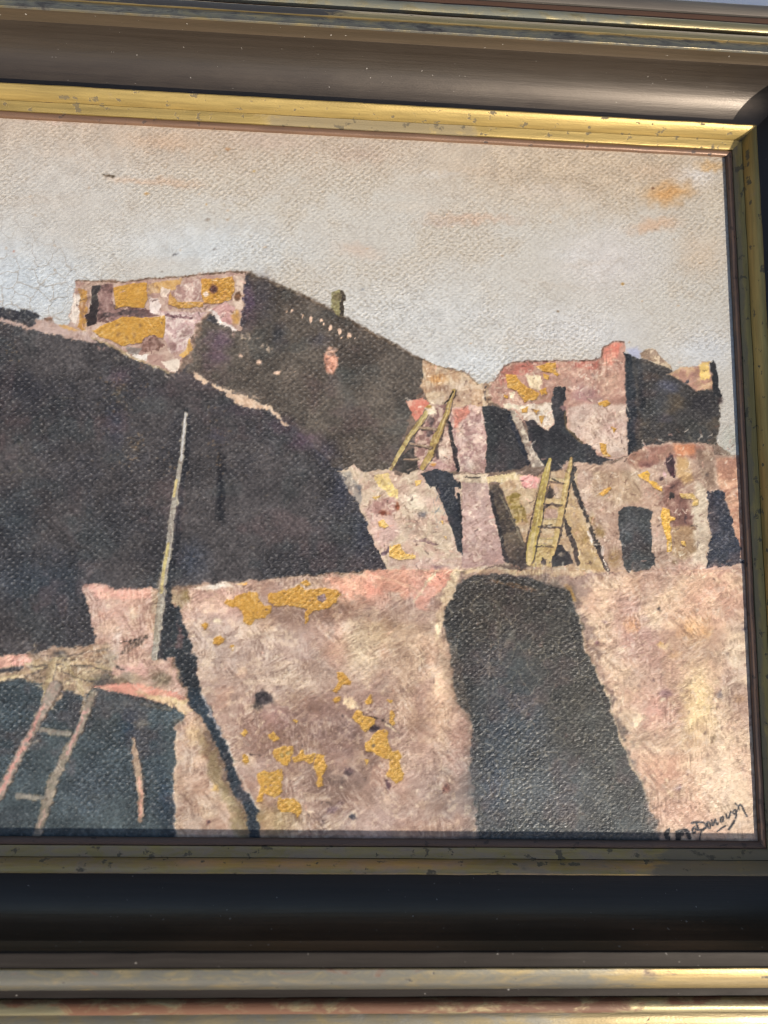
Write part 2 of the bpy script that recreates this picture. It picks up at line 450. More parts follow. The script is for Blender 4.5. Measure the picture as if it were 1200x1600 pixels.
# ---- sky
w_all = (slice(0, NY), slice(0, NX))
SKY = ('painted_sky', 'pale grey beige sky with rusty stains')
apply(w_all, np.ones((NY, NX), np.float32), (195, 186, 170), 0.035, (189, 177, 158), 0.4, 90, 90, SKY, 0, 0.68, 0.16, 0.25, None)
blob(FULL, (300, 190), (800, 90), (186, 164, 140), 0.85, 0.9, 20)
blob(FULL, (950, 262), (330, 85), (190, 168, 140), 0.85, 0.9, 20)
blob(FULL, (60, 300), (220, 120), (190, 182, 170), 0.5, 0.9, 20)
blob(FULL, (40, 450), (150, 70), (193, 196, 193), 0.9, 0.9, 14, K=1.0)
blob(FULL, (-150, 430), (260, 110), (194, 198, 197), 0.9, 0.9, 14, K=1.0)
blob(FULL, (330, 390), (170, 50), (197, 198, 193), 0.8, 0.95, 14)
blob(FULL, (640, 500), (220, 80), (198, 194, 184), 0.85, 0.95, 14)
blob(FULL, (740, 570), (110, 40), (202, 201, 194), 0.9, 0.95, 10)
blob(FULL, (900, 520), (120, 50), (205, 201, 194), 0.7, 0.95, 10)
blob(FULL, (950, 410), (90, 60), (206, 196, 186), 0.6, 0.95, 10)
blob(FULL, (1085, 275), (45, 22), (206, 200, 192), 0.7, 0.95, 8)
blob(FULL, (1100, 545), (60, 40), (205, 204, 200), 0.7, 0.9, 10)
for c, r, k, a, ang in (((1045, 302), (44, 20), (201, 148, 88), .85, -8), ((1022, 352), (46, 12), (204, 160, 122), .6, -8), ((1112, 262), (28, 9), (200, 156, 100), .7, 8),
                        ((1095, 395), (50, 40), (200, 172, 140), .55, 0), ((735, 342), (80, 8), (196, 160, 132), .55, 2), ((690, 350), (40, 6), (190, 160, 140), .4, 4),
                        ((255, 222), (70, 16), (196, 164, 134), .6, 4), ((265, 286), (60, 8), (202, 166, 134), .55, 3), ((205, 282), (40, 6), (204, 170, 140), .5, 3),
                        ((560, 392), (40, 14), (198, 170, 146), .5, 10), ((420, 222), (80, 12), (190, 166, 146), .5, 4), ((560, 240), (60, 14), (186, 160, 138), .5, 3),
                        ((760, 270), (90, 16), (188, 166, 140), .5, 3), ((860, 300), (70, 14), (206, 190, 170), .5, 3), ((80, 185), (60, 10), (186, 158, 142), .5, 3),
                        ((1030, 270), (60, 16), (192, 164, 134), .5, 3), ((1120, 330), (20, 60), (206, 190, 165), .5, 3), ((640, 325), (110, 10), (194, 180, 160), .5, 3)):
    blob(FULL, c, r, k, a, 0.95, 9, 0.08, ang)
for i in range(26):      # loose horizontal brush marks
    c = (RNG.uniform(-250, 1140), RNG.uniform(200, 560)); q = RNG.random()
    blob(FULL, c, (RNG.uniform(30, 110), RNG.uniform(5, 14)), (188, 172, 152) if q < .5 else (208, 204, 196), 0.28, 0.95, 8, 0.05, RNG.uniform(-6, 10))
for i in range(70):     # rusty grains between the threads
    c = (RNG.uniform(-250, 1140), RNG.uniform(195, 560))
    blob(FULL, c, (RNG.uniform(1.5, 3.5), RNG.uniform(1.2, 2.2)), (182, 146, 108) if RNG.random() < .8 else (120, 105, 90), 0.55, 0.8, 1.5)
stroke(FULL, [(164, 274), (178, 275.5)], 3.4, (92, 78, 60), rough=.4, h=-.05)
for c, k in (((229, 303), (196, 150, 90)), ((322, 319), (190, 142, 80)), ((355, 233), (176, 128, 84)), ((275, 397), (92, 90, 90)), ((972, 444), (178, 132, 62)), ((871, 487), (130, 110, 84)), ((1020, 294), (130, 90, 60)), ((178, 398), (120, 110, 98)), ((336, 390), (120, 112, 104)), ((566, 452), (150, 148, 144)), ((325, 343), (120, 104, 88)), ((20, 392), (170, 110, 90)), ((396, 266), (186, 150, 90))):
    blob(FULL, c, (3.6, 2.4), k, 0.8, 0.7, 2.0)

# ---- warm brown under-painting below the skyline
poly(FULL, [(-900, 450), (-200, 462), (0, 494), (60, 504), (112, 512), (120, 445), (190, 440), (265, 434), (350, 428), (386, 431), (450, 456), (530, 493), (600, 535), (662, 569), (690, 580), (720, 590), (750, 604), (775, 596), (790, 575), (810, 570), (870, 568), (935, 562), (945, 545), (958, 537), (972, 540), (982, 560), (1020, 566), (1045, 586), (1060, 600), (1080, 590), (1105, 574), (1120, 580), (1126, 640), (1116, 690), (1150, 714), (1300, 716), (1300, 1400), (-900, 1400)],
     (140, 118, 102), c2=(116, 96, 84), sc2=14, soft=1.5, rough=2, part=('painted_ground', 'brown under painting between the houses'), W=.6, T=.6)

# ---- the great dark wall on the left
D0 = (74, 69, 69)
poly(FULL, [(-400, 430), (-200, 452), (0, 486), (55, 496), (70, 506), (110, 516), (150, 530), (210, 560), (285, 582), (305, 560), (330, 480), (380, 428), (386, 428), (450, 453), (530, 490), (600, 532), (662, 566), (661, 604), (640, 632), (630, 680), (612, 736), (540, 736), (535, 745), (560, 790), (605, 888), (480, 898), (360, 910), (265, 916), (258, 1010), (240, 1032), (130, 1030), (0, 1040), (-400, 1040)],
     D0, soft=1.8, rough=2.5, var=0.12, c2=(62, 59, 61), sc2=90, part=('painted_wall', 'great dark house wall in shadow'), h=0.02, W=0.85, T=0.3, K=0.1)
T3 = (300, 400, 3)
poly(T3, [(265, 82), (420, 142), (540, 197), (700, 278), (850, 366), (1000, 442), (1090, 502), (1082, 580), (1078, 640), (1010, 680), (1020, 770), (980, 880), (930, 1005), (700, 1005), (640, 960), (520, 830), (430, 770), (330, 690), (180, 640), (60, 580), (-20, 555), (10, 450), (60, 300), (160, 330), (240, 350)],
     (92, 83, 75), soft=2, rough=3, var=0.14, c2=(80, 71, 64), sc2=90, part=('painted_tower_wall', 'dark brown side of the tower house'), W=0.8, T=0.1)
stroke(T3, [(262, 80), (420, 141), (540, 196), (700, 277), (850, 365), (1000, 441), (1090, 500)], 16, (92, 74, 58), soft=2.2, rough=2, alpha=.7)
for c, r, k, a in (((262, 220), (40, 110), (98, 78, 98), .8), ((330, 200), (50, 130), (70, 66, 78), .5), ((120, 400), (60, 60), (104, 82, 98), .7), ((110, 480), (70, 50), (96, 74, 90), .6),
                   ((410, 370), (40, 60), (46, 43, 48), .7), ((600, 390), (60, 40), (74, 70, 84), .4), ((520, 860), (90, 50), (94, 74, 88), .7), ((430, 790), (80, 50), (80, 66, 76), .6),
                   ((700, 560), (70, 60), (70, 70, 66), .5), ((120, 850), (60, 50), (58, 54, 64), .5), ((200, 720), (140, 40), (70, 58, 66), .5)):
    blob(T3, c, r, k, a, 0.95, 8)
TL = (0, 400, 3)
for c, r, k, a in (((560, 560), (60, 50), (92, 76, 84), .7), ((540, 760), (60, 80), (68, 66, 78), .5), ((560, 640), (24, 60), (110, 92, 70), .35), ((100, 620), (140, 90), (56, 54, 60), .5), ((700, 640), (120, 50), (72, 62, 68), .4),
                   ((150, 800), (120, 60), (64, 60, 60), .4)):
    blob(TL, c, r, k, a, 0.95, 8)
DL = (0, 620, 3.333)
for c, r, k, a in (((600, 180), (70, 130), (68, 67, 78), .45), ((700, 260), (60, 60), (96, 82, 66), .3), ((250, 640), (110, 130), (70, 64, 64), .4), ((80, 640), (120, 160), (52, 58, 64), .6), ((1000, 850), (110, 120), (56, 60, 70), .7),
                   ((200, 960), (330, 180), (54, 60, 68), .75), ((800, 480), (200, 140), (64, 58, 56), .5), ((1050, 480), (120, 260), (70, 65, 64), .5), ((500, 700), (220, 160), (58, 60, 62), .4)):
    blob(DL, c, r, k, a, 0.95, 8)
for c, r, k, a in (((1150, 480), (26, 190), (30, 29, 32), .95), ((1140, 330), (22, 90), (48, 44, 44), .7), ((1148, 620), (18, 40), (34, 34, 36), .8)):
    blob(DL, c, r, k, a, 0.9, 4)
for pts in ([(100, 180), (200, 115), (245, 165)], [(60, 260), (130, 200)], [(90, 330), (125, 290)]): stroke(DL, pts, 7, (46, 44, 44), soft=1.2, rough=2, alpha=.6)
for pts in ([(210, 195), (235, 168), (228, 150)], [(0, 410), (60, 395), (110, 385)], [(80, 360), (125, 400)], [(100, 240), (125, 300)], [(330, 8), (420, 10)]): stroke(DL, pts, 3, (120, 110, 92), soft=.8, rough=1.5, alpha=.55)
# bluish right flank of the wall
M1 = (500, 700, 4)
for c, r, k, a in (((40, 20), (90, 90), (72, 66, 78), .6), ((130, 260), (70, 160), (60, 62, 76), .6), ((260, 530), (80, 170), (58, 60, 74), .6), ((340, 700), (60, 70), (40, 42, 50), .7), ((120, 640), (120, 60), (72, 60, 68), .4)):
    blob(M1, c, r, k, a, 0.95, 6)
# rusty grains and pale glints on the wall
for i in range(420):
    c = (RNG.uniform(-280, 600), RNG.uniform(520, 1010)); k = RNG.random()
    if Lb[np.argmin(np.abs(PY[:, 300]-c[1])), np.argmin(np.abs(PX[400]-c[0]))] < 2: continue
    blob(FULL, c, (RNG.uniform(1.2, 2.6), RNG.uniform(0.9, 1.5)), (128, 108, 84) if k < .4 else (112, 112, 114), 0.42, 0.8, 1.2)
for (cx, cy, sx, sy, n) in ((185, 610, 12, 22, 40), (205, 700, 16, 18, 50), (340, 690, 10, 30, 40), (270, 730, 8, 16, 18), (15, 548, 10, 14, 12), (222, 612, 6, 8, 8)):
    for i in range(n):
        blob(FULL, (RNG.normal(cx, sx), RNG.normal(cy, sy)), (1.7, 1.3), (166, 134, 98), 0.55, 0.8, 1)

# ---- tower front
poly(TL, [(355, 113), (440, 117), (560, 121), (700, 105), (870, 95), (1075, 72), (1155, 78), (1143, 110), (1138, 200), (1130, 348), (1100, 350), (1060, 322), (1010, 292), (975, 268), (930, 320), (900, 370), (895, 440), (850, 490), (835, 546), (800, 546), (720, 516), (640, 486), (560, 442), (480, 406), (400, 366), (328, 330), (325, 280), (345, 220), (350, 160)],
     (196, 164, 142), soft=1.3, rough=2.5, var=0.14, c2=(164, 130, 114), sc2=14, part=('painted_tower', 'sunlit cream and ochre front of the tower'), h=0.09, W=0.25, T=0.8)
poly(TL, [(350, 175), (385, 180), (375, 240), (352, 322), (330, 310), (335, 250)], (226, 208, 188), T=.6, h=.05)
poly(TL, [(370, 150), (410, 160), (396, 352), (362, 332), (375, 240)], (190, 140, 74), c2=(160, 118, 80))
poly(TL, [(465, 140), (530, 130), (525, 230), (590, 260), (605, 300), (520, 312), (450, 312)], (118, 88, 82), c2=(140, 108, 98))
poly(TL, [(428, 140), (466, 138), (462, 230), (446, 320), (405, 330), (400, 290), (424, 230)], (56, 46, 44), T=.2)
poly(TL, [(690, 130), (850, 105), (842, 150), (780, 172), (700, 182)], (206, 160, 98), c2=(186, 150, 110))
poly(TL, [(600, 238), (700, 250), (735, 276), (680, 292), (610, 288)], (108, 78, 74))
poly(TL, [(820, 140), (930, 110), (946, 200), (870, 222), (820, 190)], (172, 136, 122), c2=(196, 168, 150), sc2=6)
flake(TL, [(530, 150), (600, 130), (690, 125), (692, 195), (672, 240), (600, 240), (540, 245)])
poly(TL, [(700, 190), (760, 222), (742, 272), (700, 262)], (232, 212, 196), rough=4, h=.06)
poly(TL, [(750, 150), (800, 150), (790, 200), (755, 195)], (230, 205, 180), rough=4)
flake(TL, [(945, 112), (1090, 95), (1100, 150), (1085, 200), (1040, 222), (960, 222), (940, 180)], (200, 146, 62), (184, 134, 66))
flake(TL, [(800, 170), (830, 215), (960, 215), (950, 240), (840, 242), (790, 225)], (200, 150, 74), (186, 140, 80))
poly(TL, [(1100, 90), (1140, 110), (1134, 250), (1100, 250), (1090, 200), (1108, 150)], (216, 188, 162), T=.9)
blob(TL, (1000, 155), (22, 24), (104, 68, 64), .95, .5, 3)
blob(TL, (962, 178), (18, 14), (236, 214, 196), .9, .5, 3)
blob(TL, (1116, 188), (20, 26), (96, 64, 44), .95, .5, 3)
poly(TL, [(975, 250), (1060, 220), (1100, 240), (1085, 330), (1040, 300)], (206, 160, 146), c2=(186, 140, 130))
blob(TL, (1106, 290), (22, 40), (204, 154, 84), .9, .5, 4)
stroke(TL, [(985, 258), (1040, 310), (1100, 345)], 16, (232, 214, 198), rough=2.5, h=.06)
poly(TL, [(740, 260), (880, 262), (960, 262), (905, 345), (885, 430), (800, 460), (770, 380), (765, 300)], (192, 158, 148), c2=(216, 192, 176), sc2=6)
stroke(TL, [(780, 278), (860, 284), (900, 292)], 14, (120, 88, 88), rough=3)
stroke(TL, [(640, 262), (560, 272), (490, 280)], 20, (96, 74, 72), rough=3, alpha=.8)
flake(TL, [(430, 350), (500, 315), (575, 285), (680, 290), (775, 280), (776, 340), (765, 385), (735, 380), (700, 368), (672, 405), (570, 420), (470, 376)])
for c in ((555, 365), (630, 375), (655, 325), (590, 385)): blob(TL, c, (11, 15), (150, 112, 66), .6, .8, 5)
poly(TL, [(690, 366), (742, 378), (772, 420), (700, 460), (655, 430)], (128, 94, 82), rough=7, c2=(160, 126, 110), sc2=6)
blob(TL, (810, 425), (34, 46), (124, 90, 80), .7, .9, 9)
poly(TL, [(890, 380), (897, 450), (852, 482), (838, 466), (870, 440)], (206, 158, 86))
poly(TL, [(590, 425), (665, 430), (645, 470), (605, 455)], (140, 126, 114))
poly(TL, [(620, 458), (692, 462), (682, 492), (640, 490)], (236, 222, 204), rough=4, h=.06)
poly(TL, [(760, 492), (840, 495), (836, 546), (790, 534)], (226, 206, 182), rough=4, h=.06)
stroke(TL, [(352, 113), (440, 118), (560, 123), (700, 107), (870, 96), (1075, 74), (1150, 80)], 8, (112, 86, 66), rough=1.5, alpha=.8)
stroke(TL, [(430, 380), (540, 432), (620, 470), (700, 510), (800, 548)], 10, (170, 146, 110), rough=3, alpha=.8)
# roof ridge running off to the left
poly(TL, [(-900, 110), (-400, 200), (0, 285), (150, 330), (175, 300), (230, 285), (260, 320), (330, 320), (400, 360), (450, 405), (330, 385), (180, 352), (0, 305), (-400, 215), (-900, 125)], (196, 168, 152), c2=(168, 140, 124), rough=3, part=('painted_ridge', 'thin pink ridge line'), h=.06, W=.3, T=.7)
poly(TL, [(-500, 130), (0, 240), (90, 255), (170, 262), (178, 320), (150, 325), (90, 300), (0, 285), (-500, 190)], (52, 50, 54), c2=(66, 64, 66), rough=3, T=.2)
poly(TL, [(200, 290), (250, 290), (258, 306), (210, 302)], (132, 98, 76)); poly(TL, [(270, 318), (370, 345), (350, 354), (290, 336)], (206, 160, 100))
# broken light along the lower ridge
for pts, wd in (([(20, 560), (70, 592)], 24), ([(108, 604), (150, 630), (190, 650)], 16), ([(165, 655), (215, 670), (280, 690), (335, 705)], [14, 44, 46, 14]), ([(345, 708), (385, 735), (438, 788)], [18, 20, 10])):
    stroke(T3, pts, wd, (226, 196, 164), rough=3.5, c2=(206, 172, 140), h=.12, W=.2, T=.7, part='painted_ridge')
stroke(T3, [(150, 610), (200, 640), (320, 665)], 5, (206, 176, 146), rough=3, alpha=.7)
stroke(T3, [(250, 375), (320, 410), (400, 458)], 40, (168, 148, 124), rough=4, dry=.45, alpha=.8)
for c, r in (((475, 258), (10, 10)), ((440, 266), (5, 5)), ((515, 280), (4, 12)), ((557, 298), (8, 20)), ((608, 303), (7, 9)), ((650, 335), (9, 15)), ((690, 353), (11, 17)), ((735, 374), (12, 14)), ((762, 386), (6, 5)), ((620, 320), (4, 6)), ((700, 385), (5, 5)),
             ((230, 467), (15, 9)), ((315, 500), (17, 12)), ((398, 543), (16, 10)), ((445, 658), (6, 5)), ((480, 540), (5, 4))):
    blob(T3, c, r, (228, 190, 158), 0.98, 0.45, 2.5, 0.12, h=.1)
blob(T3, (648, 498), (40, 52), (216, 152, 122), .98, .35, 5, .16, h=.1, T=.8, part='painted_window')
blob(T3, (652, 448), (26, 24), (196, 156, 130), .95, .5, 5, .16); blob(T3, (655, 462), (14, 10), (130, 100, 86), .7, .6, 3)
poly(T3, [(655, 172), (690, 156), (712, 166), (713, 282), (682, 282), (650, 242)], (132, 116, 88), rough=1.5, c2=(150, 136, 100), part=('painted_chimney', 'stub post on the dark roof edge'), h=.06, T=.5)
poly(T3, [(695, 160), (713, 166), (713, 282), (694, 280)], (72, 62, 52), rough=2)

# ---- houses of the middle row
H1 = (560, 520, 4); H2 = (760, 520, 4); H3 = (940, 500, 4.615); H4 = (920, 680, 4.286); M2 = (700, 700, 4)
LT = dict(W=.3, T=.85)
poly(H1, [(400, 178), (440, 177), (530, 221), (640, 239), (690, 270), (740, 320), (800, 332), (800, 470), (760, 480), (600, 500), (440, 440), (396, 330)], (204, 178, 150), c2=(178, 146, 118), sc2=14, h=.08, part=('painted_house', 'cream house with a notched roofline'), **LT)
blob(H1, (500, 290), (60, 40), (196, 146, 96), .8, .9); blob(H1, (500, 350), (80, 30), (146, 112, 92), .7, .9); blob(H1, (640, 330), (60, 40), (226, 208, 188), .7, .9)
stroke(H1, [(410, 172), (530, 219), (640, 238), (690, 268), (745, 322)], 10, (140, 112, 82), rough=2, alpha=.7)
poly(H1, [(760, 320), (900, 310), (940, 330), (930, 430), (800, 440)], (150, 122, 100), c2=(180, 156, 130), sc2=6, **LT)
for x in (790, 835, 872): stroke(H1, [(x, 340), (x+3, 420)], 12, (66, 56, 54), rough=1.5, alpha=.8)
poly(H1, [(440, 440), (580, 460), (560, 560), (610, 860), (370, 850), (345, 700), (380, 560)], (156, 122, 112), c2=(186, 156, 140), sc2=6, h=.05, part='painted_house', **LT)
poly(H1, [(300, 426), (410, 405), (440, 440), (400, 490), (362, 558), (335, 520)], (206, 136, 116), c2=(188, 134, 116), h=.07, **LT)
blob(H1, (540, 760), (50, 60), (216, 196, 176), .85, .8, 6); blob(H1, (480, 830), (90, 40), (206, 168, 160), .7, .9, 6)
for c, r in (((445, 560), (22, 40)), ((440, 630), (22, 36)), ((520, 650), (14, 40)), ((495, 750), (14, 36)), ((330, 690), (30, 20))): blob(H1, c, r, (74, 62, 62), .85, .6, 4)
poly(H1, [(580, 470), (700, 446), (772, 466), (802, 640), (792, 880), (620, 868), (575, 640), (560, 545)], (176, 142, 132), c2=(198, 168, 154), sc2=6, h=.07, part='painted_house', **LT)
poly(H1, [(585, 480), (690, 452), (684, 520), (622, 560), (640, 620), (600, 600)], (214, 146, 126), c2=(200, 146, 128), alpha=.9, soft=3)
blob(H1, (700, 830), (60, 40), (218, 200, 182), .7, .9); blob(H1, (630, 400), (110, 60), (160, 128, 112), .6, .9, 6)
stroke(H1, [(562, 530), (580, 640), (605, 760), (622, 856)], [14, 20, 24, 26], (46, 42, 42), rough=1.5)
poly(H1, [(772, 462), (840, 454), (940, 482), (1000, 620), (1078, 820), (1000, 852), (792, 876), (806, 650)], (52, 50, 51), rough=2, part=('painted_doorway', 'dark doorway beside the leaning pillar'), W=.7, T=.2)
stroke(H1, [(940, 520), (1000, 660), (1060, 810)], 26, (40, 42, 50), rough=2, alpha=.8)
for i in range(26): stroke(H1, [(RNG.uniform(820, 1040), RNG.uniform(520, 840))]*2, 6, (110, 108, 106), rough=1, alpha=.6)
# building with the chimney
poly(H2, [(55, 300), (110, 215), (170, 186), (260, 176), (420, 178), (560, 180), (660, 175), (715, 152), (730, 95), (790, 55), (855, 58), (876, 90), (868, 130), (874, 300), (882, 480), (888, 762), (790, 795), (560, 832), (400, 832), (240, 560), (130, 480), (30, 430), (10, 350)], (190, 150, 132), c2=(172, 134, 118), sc2=35, rough=2, h=.08, part=('painted_house', 'pinkish house with a round chimney'), **LT)
poly(H2, [(75, 270), (120, 212), (260, 180), (660, 180), (720, 160), (700, 230), (480, 215), (300, 240), (170, 270), (90, 330)], (188, 124, 108), alpha=.85, soft=3, c2=(160, 112, 98))
poly(H2, [(728, 110), (790, 60), (845, 68), (820, 140), (790, 200), (735, 200)], (214, 140, 120), soft=4, c2=(206, 142, 122))
poly(H2, [(510, 470), (620, 440), (870, 450), (884, 762), (790, 790), (690, 730), (520, 625)], (212, 188, 170), alpha=.85, soft=4, c2=(190, 164, 148), sc2=6)
blob(H2, (620, 390), (100, 50), (150, 114, 112), .7, .95, 8); blob(H2, (780, 300), (70, 80), (206, 168, 144), .6, .95, 8); blob(H2, (800, 600), (80, 60), (206, 172, 160), .6, .9, 8)
poly(H2, [(235, 268), (345, 262), (330, 350), (280, 350)], (222, 198, 164), rough=4, h=.05)
poly(H2, [(140, 370), (175, 370), (172, 415), (142, 412)], (228, 206, 176))
blob(H2, (330, 410), (80, 20), (160, 128, 104), .8, .8)
poly(H2, [(160, 452), (300, 440), (410, 440), (428, 560), (390, 612), (330, 572), (240, 548), (205, 500)], (224, 206, 186), c2=(196, 172, 150), sc2=6, rough=4, h=.06)
SHADE = (54, 52, 54)
poly(H2, [(245, 552), (300, 545), (340, 580), (390, 612), (432, 560), (500, 600), (610, 690), (660, 705), (700, 765), (790, 790), (720, 822), (560, 842), (400, 860), (330, 810), (275, 690)], SHADE, rough=3.5, part=('painted_shadow', 'dark cast shadow under the pink house'), W=.6, T=.25)
poly(H2, [(412, 362), (440, 328), (487, 335), (482, 470), (505, 520), (498, 610), (430, 580), (408, 470)], SHADE, rough=2.5, W=.6, T=.2, part='painted_niche')
blob(H2, (478, 470), (16, 22), (146, 112, 106), .85, .6, 3); stroke(H2, [(490, 500), (500, 600), (600, 690)], 14, (110, 90, 62), rough=3, alpha=.7)
for f in ([(310, 212), (380, 185), (437, 186), (432, 232), (455, 258), (442, 276), (415, 250), (340, 236)], [(355, 250), (395, 265), (386, 297), (360, 285)], [(118, 255), (180, 262), (215, 310), (260, 340), (330, 375), (312, 412), (240, 432), (205, 390), (190, 360), (130, 340)], [(328, 358), (370, 348), (382, 380), (340, 390)],
          [(695, 430), (760, 418), (772, 440), (740, 462), (705, 450)], [(772, 588), (818, 602), (800, 628)], [(708, 688), (752, 700), (756, 745), (782, 772), (738, 772), (710, 730)], [(218, 468), (260, 462), (256, 502), (225, 500)], [(285, 478), (328, 484), (312, 507)], [(328, 518), (358, 518), (352, 574)], [(106, 392), (136, 386), (134, 412), (112, 412)]):
    flake(H2, f, (212, 158, 72))
stroke(H2, [(60, 290), (110, 213), (170, 184), (260, 174), (420, 176), (660, 174), (715, 150), (730, 93), (790, 52), (860, 56)], 9, (118, 84, 68), rough=1.6, alpha=.75)
# leaning grey pillar
poly(H1, [(935, 478), (985, 488), (1042, 600), (1102, 740), (1160, 830), (1090, 840), (1040, 720), (1010, 620), (960, 530)], (158, 140, 124), c2=(196, 180, 160), sc2=6, rough=2, h=.08, part=('painted_pillar', 'grey leaning pillar'), **LT)
stroke(H1, [(920, 460), (1000, 470), (1040, 465)], 22, (210, 192, 168), rough=3, h=.06)
# dark house on the right
poly(H3, [(190, 200), (260, 195), (300, 240), (260, 300), (200, 260)], (166, 166, 182), alpha=.8, soft=5)
poly(H3, [(168, 235), (212, 252), (260, 292), (320, 280), (400, 325), (500, 365), (560, 412), (640, 446), (780, 508), (856, 545), (856, 720), (822, 910), (700, 885), (500, 868), (350, 925), (195, 968), (180, 700)], (66, 62, 60), c2=(74, 66, 58), sc2=35, rough=3, soft=2.5, part=('painted_house', 'small dark house at the right edge'), W=.85, T=.25)
poly(H3, [(165, 232), (212, 252), (246, 500), (255, 900), (190, 966), (180, 700)], (42, 44, 49), soft=2.5, rough=2)
stroke(H3, [(268, 310), (285, 420), (290, 640)], 44, (47, 46, 48), soft=3, rough=2.5); stroke(H3, [(262, 680), (262, 860)], 40, (58, 52, 50), soft=4, alpha=.6)
for c, r, k, a in (((480, 480), (110, 50), (92, 92, 108), .8), ((420, 600), (80, 130), (80, 80, 84), .5), ((560, 600), (80, 60), (76, 64, 50), .6), ((720, 600), (100, 90), (50, 46, 48), .8), ((460, 700), (60, 40), (92, 84, 92), .5), ((620, 780), (160, 60), (70, 62, 54), .6)): blob(H3, c, r, k, a, .95, 6)
poly(H3, [(275, 232), (330, 198), (400, 228), (470, 300), (505, 355), (440, 345), (370, 300), (290, 275)], (206, 182, 154), c2=(150, 126, 106), sc2=6, rough=4, h=.08, part='painted_parapet', **LT)
stroke(H3, [(310, 290), (400, 330), (490, 375)], 26, (84, 76, 70), rough=4, alpha=.7)
poly(H3, [(475, 392), (560, 340), (700, 330), (722, 300), (772, 302), (792, 400), (804, 492), (680, 512), (630, 470), (560, 425)], (204, 168, 136), c2=(176, 136, 118), rough=3, soft=2, h=.08, part='painted_parapet', **LT)
poly(H3, [(708, 315), (772, 304), (782, 420), (712, 432)], (228, 194, 124), rough=3, soft=2); blob(H3, (655, 400), (36, 36), (166, 126, 116), .8, .9, 5); blob(H3, (625, 448), (18, 12), (66, 66, 74), .8, .6, 3)
poly(H3, [(778, 312), (802, 293), (828, 320), (846, 430), (856, 560), (806, 545), (800, 400)], (47, 46, 47), rough=2, part=('painted_post', 'dark upright post'), T=.2)
blob(H3, (940, 860), (90, 110), (176, 172, 154), .8, .9, 8); blob(H3, (855, 585), (22, 30), (60, 46, 46), .7, .7, 4)
# round shouldered house below it
poly(H4, [(240, 142), (330, 92), (450, 57), (560, 50), (700, 55), (790, 62), (850, 130), (1100, 146), (1110, 930), (560, 930), (0, 930), (-380, 920), (-160, 170), (0, 190), (160, 190)], (196, 166, 146), c2=(178, 148, 128), sc2=35, rough=3, h=.06, part=('painted_house', 'round shouldered house at the right edge'), **LT)
poly(H4, [(255, 140), (340, 90), (560, 56), (700, 58), (830, 100), (760, 160), (560, 150), (420, 200), (320, 225), (270, 190)], (168, 122, 104), alpha=.85, soft=4, c2=(150, 112, 94))
poly(H4, [(570, 60), (700, 60), (715, 120), (650, 140), (580, 130)], (204, 140, 104), soft=4, alpha=.8)
poly(H4, [(710, 90), (830, 100), (860, 340), (800, 360), (750, 260), (720, 180)], (146, 120, 102), soft=5, alpha=.8)
poly(H4, [(850, 150), (1110, 150), (1110, 870), (1030, 860), (970, 620), (930, 470), (870, 340)], (190, 142, 118), soft=3, alpha=.9, c2=(206, 160, 132))
poly(H4, [(590, 140), (660, 150), (700, 300), (620, 340), (585, 260)], (192, 154, 104), soft=5, alpha=.7)
poly(H4, [(720, 300), (790, 360), (812, 640), (790, 880), (700, 880), (690, 500)], (210, 192, 168), soft=5, alpha=.8)
poly(H4, [(20, 240), (330, 240), (360, 450), (200, 470), (30, 420)], (176, 150, 122), soft=6, alpha=.6)
poly(H4, [(500, 330), (600, 300), (660, 440), (700, 600), (690, 700), (580, 720), (545, 600), (480, 460)], (126, 88, 78), soft=6, rough=6, alpha=.8)
poly(H4, [(560, 620), (700, 600), (720, 780), (640, 840), (560, 800)], (168, 138, 104), soft=5, alpha=.8)
poly(H4, [(545, 122), (575, 180), (575, 290), (530, 250), (512, 190)], (74, 46, 50), rough=3, soft=2); blob(H4, (390, 190), (60, 20), (120, 82, 78), .7, .9, 5)
blob(H4, (555, 405), (24, 26), (58, 50, 46), .98, .4, 2); blob(H4, (555, 345), (16, 16), (70, 48, 46), .8, .6, 3); blob(H4, (480, 292), (18, 14), (70, 48, 50), .8, .6, 3); blob(H4, (505, 262), (14, 20), (226, 186, 180), .9, .6, 3)
blob(H4, (648, 560), (14, 38), (88, 62, 62), .8, .7, 3); blob(H4, (595, 560), (16, 20), (96, 66, 62), .7, .7, 3); blob(H4, (570, 850), (30, 26), (120, 96, 70), .7, .8, 4); blob(H4, (790, 262), (16, 18), (110, 92, 84), .7, .7, 3)
poly(H4, [(196, 508), (240, 480), (300, 474), (380, 488), (424, 520), (416, 640), (428, 780), (444, 862), (380, 912), (270, 922), (232, 880), (222, 760), (203, 640)], (68, 68, 70), c2=(60, 60, 60), sc2=35, rough=2.5, part=('painted_doorway', 'small grey doorway in the round shouldered house'), W=.6, T=.25, h=.03)
blob(H4, (280, 620), (60, 120), (88, 92, 95), .7, .95, 6); blob(H4, (380, 780), (50, 60), (56, 48, 44), .7, .9, 6); blob(H4, (380, 520), (40, 20), (44, 44, 46), .8, .8, 4)
poly(H4, [(800, 382), (860, 366), (908, 390), (936, 480), (972, 620), (1012, 760), (1034, 856), (870, 882), (786, 892), (800, 800), (816, 650), (800, 500)], (54, 57, 68), c2=(66, 66, 74), sc2=14, rough=3.5, part=('painted_doorway', 'dark blue doorway at the right edge'), W=.6, T=.4, h=.03)
for f in ([(322, 266), (390, 234), (408, 255), (406, 300), (492, 340), (492, 382), (430, 347), (400, 307), (340, 288)], [(500, 484), (546, 500), (546, 545), (578, 555), (572, 572), (546, 577), (552, 700), (558, 776), (524, 782), (520, 700), (495, 600), (480, 540)]): flake(H4, f, (234, 180, 74), (224, 172, 84))
